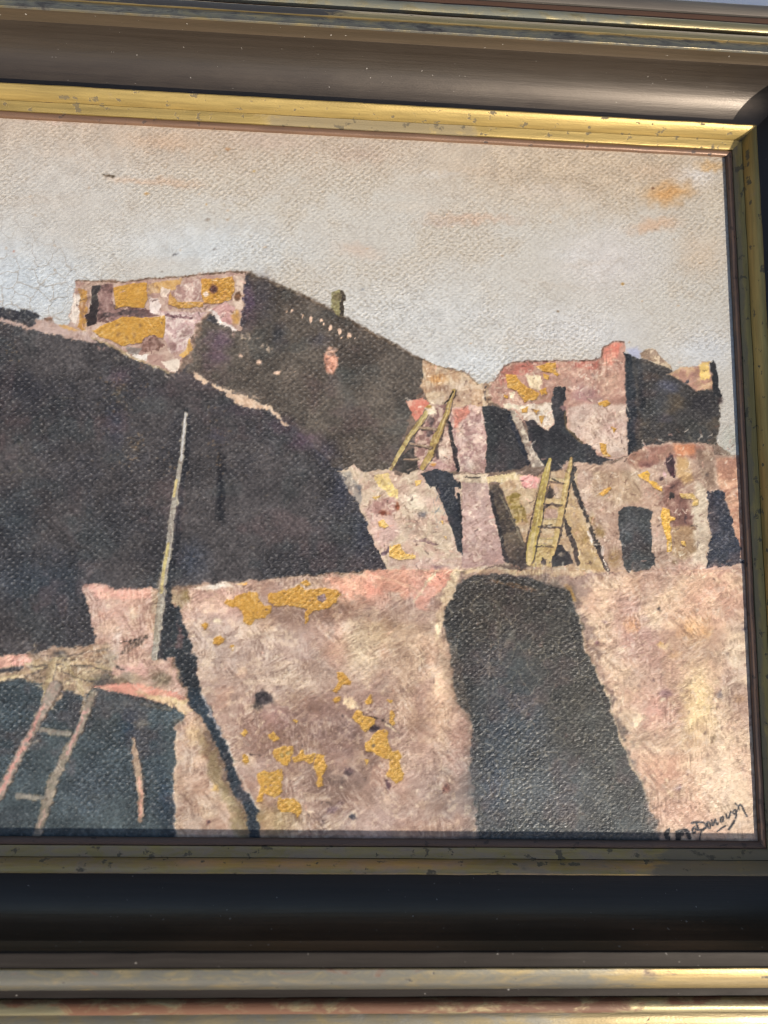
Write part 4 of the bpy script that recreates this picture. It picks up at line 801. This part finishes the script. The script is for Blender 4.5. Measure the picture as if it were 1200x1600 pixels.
# the tall pole
stroke(FULL, [(297, 650), (288, 735), (276, 840), (264, 915), (262, 1000)], [4, 7, 9, 10, 10], (42, 42, 46), soft=2, rough=1.2, alpha=.75)
stroke(FULL, [(290, 646), (284, 712), (274, 770), (264, 850), (255, 905), (249, 960), (241, 1028)], [5, 7, 8, 10, 11, 11, 9], (180, 170, 150), c2=(136, 126, 112), sc2=6, soft=1, rough=1.0, var=.2, h=.12, W=.25, T=.9, part=('painted_pole', 'tall thin pale pole leaning across the dark wall'))
stroke(FULL, [(276, 750), (272, 775)], 4, (206, 182, 120), rough=.8, alpha=.9); stroke(FULL, [(263, 850), (256, 890), (252, 925)], 5, (204, 184, 118), rough=.8, alpha=.9); stroke(FULL, [(290, 646), (283, 720)], 3, (206, 200, 190), rough=.8, alpha=.8); blob(FULL, (291, 641), (4, 3), (30, 30, 32), .9, .5, 1)
stroke(FULL, [(250, 905), (246, 950), (242, 1000)], 8, (150, 132, 106), soft=2, rough=2, alpha=.45)
# far ladder against the cream house
poly(H1, [(200, 852), (262, 780), (350, 720), (372, 842), (300, 884)], (62, 54, 48), rough=3, T=.4); poly(H1, [(405, 868), (560, 856), (640, 960), (440, 965)], (54, 55, 60), rough=4, T=.5)
LADB = ('painted_ladder', 'small ladder leaning on the cream house')
ladder_part(H1, [(442, 470), (400, 540), (310, 662), (255, 755), (203, 852)], [22, 26, 24, 22, 18], (196, 172, 110), (150, 126, 80), LADB)
ladder_part(H1, [(594, 362), (575, 430), (540, 545), (490, 650), (450, 760), (400, 842)], [16, 22, 28, 40, 34, 24], (186, 156, 90), (150, 122, 74), LADB)
stroke(H1, [(588, 368), (560, 425), (530, 445)], 9, (58, 48, 40), rough=1.5); stroke(H1, [(565, 520), (520, 640), (470, 760)], 9, (70, 54, 44), rough=1.5, alpha=.8)
for p in ([(380, 590), (480, 602)], [(325, 692), (455, 716)], [(290, 792), (372, 790)]): ladder_part(H1, p, 11, (180, 152, 120), (140, 114, 92), LADB)
poly(H1, [(415, 465), (470, 460), (482, 505), (430, 515)], (228, 206, 180), rough=3, h=.08); blob(H1, (438, 462), (20, 14), (196, 150, 70), .8, .7, 3); blob(H1, (462, 822), (20, 16), (206, 150, 78), .8, .7, 3)
# yellow ladder
LADY = ('painted_ladder', 'yellow green ladder leaning on the tan wall')
stroke(M2, [(590, 180), (555, 320), (512, 490), (484, 620)], 10, (76, 58, 52), rough=1.5, alpha=.85)
poly(M2, [(548, 560), (660, 560), (655, 640), (640, 748), (508, 735), (500, 650)], (200, 174, 124), c2=(168, 140, 98), sc2=6, rough=3, T=.9, h=.05)
for p, w_ in (([(628, 195), (735, 205)], 16), ([(590, 328), (712, 335)], 28), ([(562, 468), (704, 474)], 34), ([(540, 580), (664, 592)], 26)): ladder_part(M2, p, w_, (218, 192, 146), (186, 158, 112), LADY)
poly(M2, [(610, 305), (642, 228), (672, 300), (650, 318)], (66, 56, 50), rough=2); blob(M2, (672, 262), (16, 40), (196, 168, 148), .8, .6, 3)
stroke(M2, [(588, 436), (600, 372), (650, 348), (682, 366)], [16, 18, 14, 10], (72, 60, 56), rough=2); poly(M2, [(600, 440), (622, 382), (680, 380), (688, 440)], (190, 158, 140), rough=2, T=1)
stroke(M2, [(552, 572), (568, 500), (600, 482), (650, 486)], [18, 16, 10, 8], (70, 58, 50), rough=2); stroke(M2, [(650, 195), (690, 212)], 8, (60, 52, 46), rough=1)
stroke(M2, [(545, 610), (505, 710)], 14, (66, 56, 52), rough=2); poly(M2, [(572, 720), (585, 680), (622, 700), (612, 740)], (74, 62, 58), rough=3)
ladder_part(M2, [(637, 72), (612, 170), (582, 300), (556, 470), (522, 600), (508, 700)], [14, 34, 38, 44, 44, 36], (192, 166, 88), (160, 136, 76), LADY)
stroke(M2, [(535, 540), (512, 640), (505, 720)], 30, (204, 178, 124), rough=2.5, soft=2)
ladder_part(M2, [(772, 62), (752, 160), (722, 320), (700, 440), (672, 580), (650, 660)], [14, 28, 30, 30, 30, 22], (204, 174, 112), (172, 142, 90), LADY)
stroke(M2, [(772, 150), (742, 340), (712, 470), (685, 600)], 9, (70, 56, 48), rough=1.5, alpha=.85); stroke(M2, [(790, 120), (770, 200)], 22, (56, 50, 48), rough=2, alpha=.8)

for z, segs in ((M2, (([(645, 214), (722, 222)], 9), ([(598, 352), (706, 358)], 12), ([(566, 494), (696, 500)], 12), ([(545, 614), (655, 620)], 9))), (H1, (([(382, 602), (478, 613)], 9), ([(330, 704), (452, 727)], 9), ([(292, 802), (370, 800)], 8)))):
    for pts, wd in segs: stroke(z, pts, wd, (72, 58, 50), soft=.8, rough=1.0, alpha=.85)
for pts in ([(585, 300), (560, 440), (530, 590)], [(632, 90), (612, 180)], [(768, 80), (748, 190), (722, 320)]): stroke(M2, pts, 9, (226, 204, 140), soft=.9, rough=1.0, alpha=.6, h=.06)
for pts in ([(440, 480), (400, 545), (310, 665)], [(588, 380), (540, 540), (490, 650)]): stroke(H1, pts, 7, (226, 202, 146), soft=.9, rough=1.0, alpha=.6, h=.06)

# ---- loose dabs of the brush over the sunlit paint
def look(x, y):
    j = int(np.argmin(np.abs(PY[:, 520] - y))); i = int(np.argmin(np.abs(PX[j] - x))); return j, i
for i in range(1900):
    if i < 1300: x, y = RNG.uniform(500, 1185), RNG.uniform(560, 905)
    elif i < 1500: x, y = RNG.uniform(115, 380), RNG.uniform(430, 590)
    else: x, y = RNG.uniform(130, 1185), RNG.uniform(900, 1315)
    j, k = look(x, y)
    if Lb[j, k] < 2 or C[j, k].mean() < 0.42 or PARTS[Lb[j, k]-1][0] in ('ochre_patch', 'painted_ladder', 'painted_pole'): continue
    a = math.radians(RNG.choice([50, -35, 85, 10]) + RNG.normal(0, 18)); L = RNG.uniform(3, 9) * (1 if i < 1500 else 0.8)
    q = RNG.random()
    col = (240, 222, 198) if q < .38 else ((216, 168, 148) if q < .5 else ((196, 168, 150) if q < .62 else ((128, 98, 84) if q < .9 else (92, 72, 66))))
    stroke(FULL, [(x, y), (x+L*math.cos(a), y+L*math.sin(a))], [2.6, 1.6], col, soft=.9, rough=1.0, alpha=0.5, h=.04 if q < .5 else 0) 

# ---- signature
SZ = (1000, 1200, 6)
INK = (30, 28, 32); SIG = ('signature', 'dark handwritten signature at the lower right')
SIGN0 = len(PARTS)
poly(SZ, [(284, 556), (250, 580), (218, 622), (238, 668), (288, 674), (292, 640), (270, 628), (280, 600)], INK, rough=.8, soft=.8, part=SIG)
poly(SZ, [(330, 588), (396, 574), (414, 600), (412, 628), (384, 640), (376, 674), (338, 674)], INK, rough=.8, soft=.8, part=SIG)
poly(SZ, [(402, 570), (442, 563), (466, 600), (490, 662), (462, 674), (440, 640), (424, 612)], INK, rough=.8, soft=.8, part=SIG)
def ink(pts, w=10, a=.97): stroke(SZ, pts, w + 6, (30, 28, 32), soft=.8, rough=.5, var=.1, alpha=a, part=SIG)
def loop(cx, cy, rx, ry, ang=0, a0=0, a1=360):
    t = np.radians(np.linspace(a0, a1, 14)); c, s = math.cos(math.radians(ang)), math.sin(math.radians(ang))
    return [(cx+rx*math.cos(q)*c-ry*math.sin(q)*s, cy+rx*math.cos(q)*s+ry*math.sin(q)*c) for q in t]
ink([(512, 556), (492, 572), (486, 596), (500, 608), (516, 600)], 14)
ink([(482, 516), (530, 505), (585, 508), (622, 532), (618, 560), (590, 580), (545, 584), (520, 572)], 12)
ink([(528, 526), (538, 552), (548, 578)], 13); ink([(600, 565), (572, 600), (556, 668)], 11, .8)
ink(loop(645, 536, 14, 32, -14), 9); ink([(668, 488), (682, 540), (690, 520), (706, 478), (722, 532), (730, 520)], 9)
ink(loop(768, 480, 12, 26, 12), 9); ink([(806, 432), (814, 468), (830, 470), (842, 440), (850, 412)], 9)
ink(loop(886, 412, 14, 18, 20), 9); ink([(908, 398), (904, 440), (894, 470)], 11)
ink([(893, 330), (912, 352), (930, 392)], 8); ink([(918, 364), (940, 342), (958, 362), (976, 404), (1004, 452)], 9)
ink([(726, 596), (760, 566), (802, 540)], 8); ink([(830, 576), (856, 540), (886, 494)], 11)

# ---- craquelure (cell borders)
def cells(sc, seed):
    rg = np.random.default_rng(seed); J = rg.random((64, 64, 2)).astype(np.float32)
    u = (PX + 3*n14 + 2*n6)/sc + 40; v = (PY + 3*n14b + 2*n6b)/sc + 40
    iu = np.floor(u).astype(np.int32); iv = np.floor(v).astype(np.int32)
    f1 = np.full(u.shape, 9., np.float32); f2 = np.full(u.shape, 9., np.float32)
    for dx in (-1, 0, 1):
        for dy in (-1, 0, 1):
            q = J[(iv+dy) & 63, (iu+dx) & 63]
            d = np.hypot(iu+dx+q[..., 0]-u, iv+dy+q[..., 1]-v)
            f2 = np.minimum(f2, np.maximum(f1, d)); f1 = np.minimum(f1, d)
    return (f2-f1)*sc
ck = cells(26, 3); ck2 = cells(15, 4)
lum = C.mean(-1)
# ragged, dragged edges where one paint meets the next
names_ = np.array(['x'] + [p[0] for p in PARTS])[Lb]
fix = np.isin(names_, ['signature', 'ochre_patch']) | (np.isin(names_, ['painted_ladder']) & (PY < 950))
jamp = np.where(fix, 0, np.where((PY < 905) & ((PX > 470) | (np.isin(names_, ['painted_tower', 'painted_chimney', 'painted_window']))), 0.35, 0.75))*np.where(np.isin(names_, ['painted_pole']), 0.3, 1)
jx = np.rint(np.where(fix, 0, 1.7*n6 + 1.5*vn(2.2, seed=61))*jamp).astype(np.int32); jy = np.rint(np.where(fix, 0, 1.7*n6b + 1.5*vn(2.2, seed=62))*jamp).astype(np.int32)
jj, ii = np.meshgrid(np.arange(NY), np.arange(NX), indexing='ij')
js, is_ = np.clip(jj+jy, 0, NY-1), np.clip(ii+jx, 0, NX-1)
bad = fix[js, is_]
C = np.where(bad[..., None], C, C[js, is_])
Cb = C.copy(); Cb[1:-1, 1:-1] = 0.4*C[1:-1, 1:-1] + 0.15*(C[:-2, 1:-1]+C[2:, 1:-1]+C[1:-1, :-2]+C[1:-1, 2:])
C = np.where((fix | (jamp < 0.5))[..., None], C, Cb)
crack = sstep(2.0, 0.6, ck)*Kc*sstep(-.35, .1, n35+1.3*(Kc-.4))
crack2 = sstep(1.2, 0.3, ck2)*Kc*sstep(0.0, .3, n35b+n14*.5)
isdark = (lum < 0.36).astype(np.float32)
cm = np.clip(crack*(1-isdark)*0.36, 0, 1)[..., None]; C = C*(1-cm) + np.array([0.50, 0.42, 0.33], np.float32)*cm
cm = np.clip((crack+crack2)*isdark*0.38, 0, 1)[..., None]; C = C*(1-cm) + np.array([0.56, 0.52, 0.45], np.float32)*cm
Hh -= 0.05*crack

# ---- broken brushwork: bristle marks in the pigment and in its thickness
br1 = vn(9, 2.4, 21, 55); br2 = vn(10, 2.4, 22, -30); br3 = vn(9, 2.3, 23, 85)
sel = vn(26, seed=24); sel2 = vn(26, seed=25)
worm = np.where(sel > 0.15, br1, np.where(sel2 > 0.1, br2, br3))
big = np.where(sel > 0.1, vn(26, 6, 33, 40), vn(24, 6, 34, -20))
vary = np.clip(0.75 + 0.9*vn(30, seed=35), 0.15, 1.4)
worm = vary*(0.62*worm + 0.30*vn(2.3, seed=31)) + 0.45*big + 0.2*n3b + 0.22*n6b
isl = sstep(0.30, 0.5, lum)
pos = np.clip(worm, 0, 1.2)[..., None]; neg = np.clip(-worm, 0, 1.2)[..., None]
warm = (sstep(0.2, 0.5, Tx)*isl)[..., None]
keep = np.isin(np.array(['x'] + [p[0] for p in PARTS])[Lb], ['ochre_patch', 'painted_ladder', 'painted_pole', 'painted_window', 'painted_chimney', 'signature', 'painted_tower', 'painted_ridge'])
wk = warm*(1 - 0.85*keep)[..., None]
for fld, colr, amt in ((vn(15, seed=51) + 0.7*n6 + 0.6*n3, (0.95, 0.87, 0.75), .20), (vn(17, seed=52) + 0.7*n6b + 0.6*n3b, (0.46, 0.36, 0.31), .22)):
    q = wk*(sstep(0.25, 0.85, fld)[..., None])*amt
    C = C*(1-q) + np.array(colr, np.float32)*q
warm = warm*(1 - 0.9*keep)[..., None]*np.where(PY < 890, 0.4, 1.0)[..., None]
for fld, colr, amt in ((n35 + 0.5*n14b, (0.84, 0.67, 0.58), .22), (n35b + 0.5*n14, (0.90, 0.82, 0.70), .18), (vn(48, seed=41) + 0.6*n14, (0.53, 0.42, 0.37), .30), (vn(60, seed=42) + 0.5*n14b, (0.66, 0.57, 0.56), .22)):
    q = warm*(sstep(0.15, 0.8, fld)[..., None])*amt
    C = C*(1-q) + np.array(colr, np.float32)*q
vd = vn(55, seed=43) + 0.5*n14
C = C*(1 + (1-isl)[..., None]*(0.13*n35 + 0.10*n14b)[..., None])
q = ((1-isl)*sstep(0.2, 0.9, vd))[..., None]*0.35; C = C*(1-q) + np.array([0.34, 0.27, 0.27], np.float32)*q
q = ((1-isl)*sstep(0.2, 0.9, vn(45, seed=44) + 0.5*n14b))[..., None]*0.30; C = C*(1-q) + np.array([0.25, 0.27, 0.27], np.float32)*q
C = C*(1 + warm*(np.array([1.05, 1.025, 0.965], np.float32)-1))
ctr = np.array([0.70, 0.59, 0.53], np.float32)
kk = (sstep(0.2, 0.5, Tx)*isl*(1 - 0.85*np.isin(np.array(['x'] + [p[0] for p in PARTS])[Lb], ['ochre_patch', 'painted_ladder', 'painted_pole', 'painted_beam', 'painted_stick', 'painted_tower', 'painted_window', 'painted_ridge'])))[..., None]
C = C*(1-kk) + kk*np.clip(ctr*0.985 + 1.32*(C - ctr), 0.2, 0.97)
C = C*(1 - (1-isl)[..., None]*np.array([-0.02, -0.01, 0.04], np.float32))
Tm = (Tx*isl)[..., None]
C = C + Tm*pos*0.36*(np.array([0.97, 0.90, 0.80], np.float32) - C)
C = C - Tm*neg*0.44*(C - np.array([0.40, 0.30, 0.24], np.float32))
Td = (Tx*(1-isl))[..., None]
C = C*(1 + 0.45*Td*worm[..., None] + (1-isl)[..., None]*0.16*n3[..., None])
Wv *= np.clip(1 + 0.5*n90 + 0.35*n35b, 0.4, 1.35).astype(np.float32)
Hh += (0.034*Tx*worm + 0.012*n6 + 0.02*n14*(0.3+Tx)).astype(np.float32)
# soften the steps of thickness
for _ in range(2):
    Hh[1:-1, 1:-1] = 0.5*Hh[1:-1, 1:-1] + 0.125*(Hh[:-2, 1:-1]+Hh[2:, 1:-1]+Hh[1:-1, :-2]+Hh[1:-1, 2:])

C = np.clip(C, 0.02, 0.98)
lin = np.where(C <= 0.04045, C/12.92, ((C+0.055)/1.055)**2.4)
alb = np.clip(lin/GAIN, 0.004, 0.85).astype(np.float32)

# ---- material of the painting
def paint_mat():
    m, nt, b = new_mat('oil_paint_on_canvas')
    ca = nt.nodes.new('ShaderNodeAttribute'); ca.attribute_name = 'pigment'
    nt.links.new(ca.outputs['Color'], b.inputs['Base Color'])
    tc = nt.nodes.new('ShaderNodeTexCoord')
    dn = nt.nodes.new('ShaderNodeTexNoise'); dn.inputs['Scale'].default_value = 420; dn.inputs['Detail'].default_value = 2
    nt.links.new(tc.outputs['Object'], dn.inputs['Vector'])
    sub = nt.nodes.new('ShaderNodeVectorMath'); sub.operation = 'SUBTRACT'; sub.inputs[1].default_value = (.5, .5, .5)
    nt.links.new(dn.outputs['Color'], sub.inputs[0])
    scl = nt.nodes.new('ShaderNodeVectorMath'); scl.operation = 'SCALE'; scl.inputs['Scale'].default_value = 0.0013
    nt.links.new(sub.outputs[0], scl.inputs[0])
    add = nt.nodes.new('ShaderNodeVectorMath'); add.operation = 'ADD'
    nt.links.new(tc.outputs['Object'], add.inputs[0]); nt.links.new(scl.outputs[0], add.inputs[1])
    sep = nt.nodes.new('ShaderNodeSeparateXYZ'); nt.links.new(add.outputs[0], sep.inputs[0])
    k = math.pi/0.00105
    cu = math_n(nt, 'COSINE', math_n(nt, 'MULTIPLY', sep.outputs[0], k)); cv = math_n(nt, 'COSINE', math_n(nt, 'MULTIPLY', sep.outputs[1], k*1.07))
    par = math_n(nt, 'MULTIPLY', cu, cv)                       # over and under
    knob = math_n(nt, 'MULTIPLY', math_n(nt, 'MULTIPLY', cu, cu), math_n(nt, 'MULTIPLY', cv, cv))
    weave = math_n(nt, 'ADD', math_n(nt, 'MULTIPLY', par, 0.42), math_n(nt, 'MULTIPLY', knob, 0.30))
    mp = nt.nodes.new('ShaderNodeMapping'); mp.inputs['Rotation'].default_value = (0, 0, math.radians(22)); mp.inputs['Scale'].default_value = (880, 1230, 1000)
    nt.links.new(tc.outputs['Object'], mp.inputs[0])
    gn = nt.nodes.new('ShaderNodeTexNoise'); gn.inputs['Scale'].default_value = 1.0; gn.inputs['Detail'].default_value = 1.5
    nt.links.new(mp.outputs[0], gn.inputs['Vector'])
    grain = gn.outputs[0]
    slub = noise(nt, (260, 700, 500), 2); fine = noise(nt, (2600, 2600, 2600), 3)
    wfac = attr(nt, 'weave').outputs['Fac']
    amp = math_n(nt, 'MULTIPLY', wfac, math_n(nt, 'ADD', 0.3, math_n(nt, 'MULTIPLY', slub, 1.2)))
    relief = math_n(nt, 'ADD', math_n(nt, 'MULTIPLY', weave, 0.75), math_n(nt, 'MULTIPLY', math_n(nt, 'SUBTRACT', grain, 0.5), 2.1))
    h = math_n(nt, 'ADD', math_n(nt, 'MULTIPLY', relief, math_n(nt, 'MULTIPLY', amp, 0.10)), math_n(nt, 'MULTIPLY', fine, 0.05))
    bump(nt, b, h, 0.001, 1.0)
    # glints and relief shade of the weave put into the colour: pale tops, darkened gaps
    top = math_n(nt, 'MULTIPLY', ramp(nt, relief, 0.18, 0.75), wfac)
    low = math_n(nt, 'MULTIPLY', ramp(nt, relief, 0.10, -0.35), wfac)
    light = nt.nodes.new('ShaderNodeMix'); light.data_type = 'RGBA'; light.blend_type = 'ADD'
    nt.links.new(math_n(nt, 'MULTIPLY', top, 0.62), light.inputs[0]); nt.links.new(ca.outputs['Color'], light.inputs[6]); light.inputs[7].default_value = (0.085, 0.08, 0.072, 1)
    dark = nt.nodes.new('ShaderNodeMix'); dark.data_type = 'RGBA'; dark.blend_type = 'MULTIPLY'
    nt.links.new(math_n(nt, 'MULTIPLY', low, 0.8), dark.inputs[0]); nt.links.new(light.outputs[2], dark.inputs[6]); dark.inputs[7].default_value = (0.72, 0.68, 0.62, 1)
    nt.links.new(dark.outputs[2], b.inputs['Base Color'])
    rn = noise(nt, (500, 500, 500), 2)
    nt.links.new(math_n(nt, 'ADD', 0.34, math_n(nt, 'MULTIPLY', rn, 0.2)), b.inputs['Roughness'])
    b.inputs['Specular IOR Level'].default_value = 0.4
    return m
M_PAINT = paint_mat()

painting = bpy.data.objects.new('oil_painting', None); COL.objects.link(painting)
painting.location = ((XL+XR)/2, (YB+YT)/2, -0.004)
painting['label'] = 'oil painting of adobe houses with ladders, ochre patches showing through its worn paint'
painting['category'] = 'painting'
ox, oy = painting.location.x, painting.location.y
# merge strokes of one painted thing (consecutive same name and label), keep ochre patches apart
ids = {}; canon = [0]*(len(PARTS)+1)
for i, (nm, lab) in enumerate(PARTS, 1):
    key = (nm, lab) if (lab or nm != 'ochre_patch') else (nm, i)
    canon[i] = ids.setdefault(key, i)
Lc = np.array(canon)[Lb]
facelab = Lc[:-1, :-1]
base = (np.arange(NY-1)[:, None]*NX + np.arange(NX-1)[None])
VX = (GX - ox).ravel(); VY = (GY - oy).ravel(); VZ = Hh.ravel()*0.001 + 0.004
from collections import deque
def split(lab):
    todo = set(map(tuple, np.argwhere(facelab == lab).tolist())); comps = []
    while todo:
        st = todo.pop(); dq = deque([st]); cc = [st]
        while dq:
            j, i = dq.popleft()
            for q in ((j+1, i), (j-1, i), (j, i+1), (j, i-1)):
                if q in todo: todo.remove(q); dq.append(q); cc.append(q)
        comps.append(cc)
    comps.sort(key=len, reverse=True)
    for cc in comps:
        if cc is comps[0] and len(cc) >= 2500: continue
        idx = np.array(cc)
        if len(cc) < 2500:             # crumbs join whatever lies beside them
            j, i = cc[0]; ii = i
            while ii > 0 and facelab[j, ii] == lab: ii -= 1
            facelab[idx[:, 0], idx[:, 1]] = facelab[j, ii]
        else:
            PARTS.append(PARTS[lab-1]); facelab[idx[:, 0], idx[:, 1]] = len(PARTS)
facelab = facelab.copy()
for lab_ in [i for i in sorted(set(facelab.ravel().tolist())) if PARTS[i-1][0] == 'painted_ground']: split(lab_)
order = sorted(set(facelab.ravel().tolist()))
alb4 = np.concatenate([alb.reshape(-1, 3), np.ones((NX*NY, 1), np.float32)], 1)
Wf = Wv.ravel().astype(np.float32)
for lab in order:
    f0 = base[facelab == lab]
    if len(f0) < 12 and lab != order[0]:
        pass
    q = np.stack([f0, f0+1, f0+NX+1, f0+NX], 1)
    used, inv = np.unique(q, return_inverse=True); inv = inv.reshape(-1, 4)
    nm, text = PARTS[lab-1]
    me = bpy.data.meshes.new(nm)
    me.vertices.add(len(used)); me.loops.add(inv.size); me.polygons.add(len(inv))
    co = np.stack([VX[used], VY[used], VZ[used]], 1).astype(np.float32)
    me.vertices.foreach_set('co', co.ravel())
    me.loops.foreach_set('vertex_index', inv.ravel().astype(np.int32))
    me.polygons.foreach_set('loop_start', np.arange(0, inv.size, 4, dtype=np.int32))
    me.polygons.foreach_set('use_smooth', np.ones(len(inv), bool))
    me.update(calc_edges=True)
    a = me.color_attributes.new('pigment', 'FLOAT_COLOR', 'POINT'); a.data.foreach_set('color', alb4[used].ravel())
    a = me.attributes.new('weave', 'FLOAT', 'POINT'); a.data.foreach_set('value', Wf[used])
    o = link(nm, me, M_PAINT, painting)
    if text: o['label'] = text
# canvas board behind the paint
mb, ntb, bb = new_mat('raw_canvas'); bb.inputs['Base Color'].default_value = (0.42, 0.34, 0.24, 1); bb.inputs['Roughness'].default_value = 0.9
hx, hy = (XR-XL)/2 + 0.001, (YT-YB)/2 + 0.001
v = []
for z, e in ((0.0, 0.0006), (0.0006, 0.0), (0.0030, 0.0), (0.0034, 0.0006)):
    v += [(-hx+e, -hy+e, z), (hx-e, -hy+e, z), (hx-e, hy-e, z), (-hx+e, hy-e, z)]
fcs = [(3, 2, 1, 0), (12, 13, 14, 15)]
for k in range(3):
    for i in range(4): fcs.append((4*k+i, 4*k+(i+1) % 4, 4*k+4+(i+1) % 4, 4*k+4+i))
me = bpy.data.meshes.new('canvas_board'); me.from_pydata(v, [], fcs); link('canvas_board', me, mb, painting)
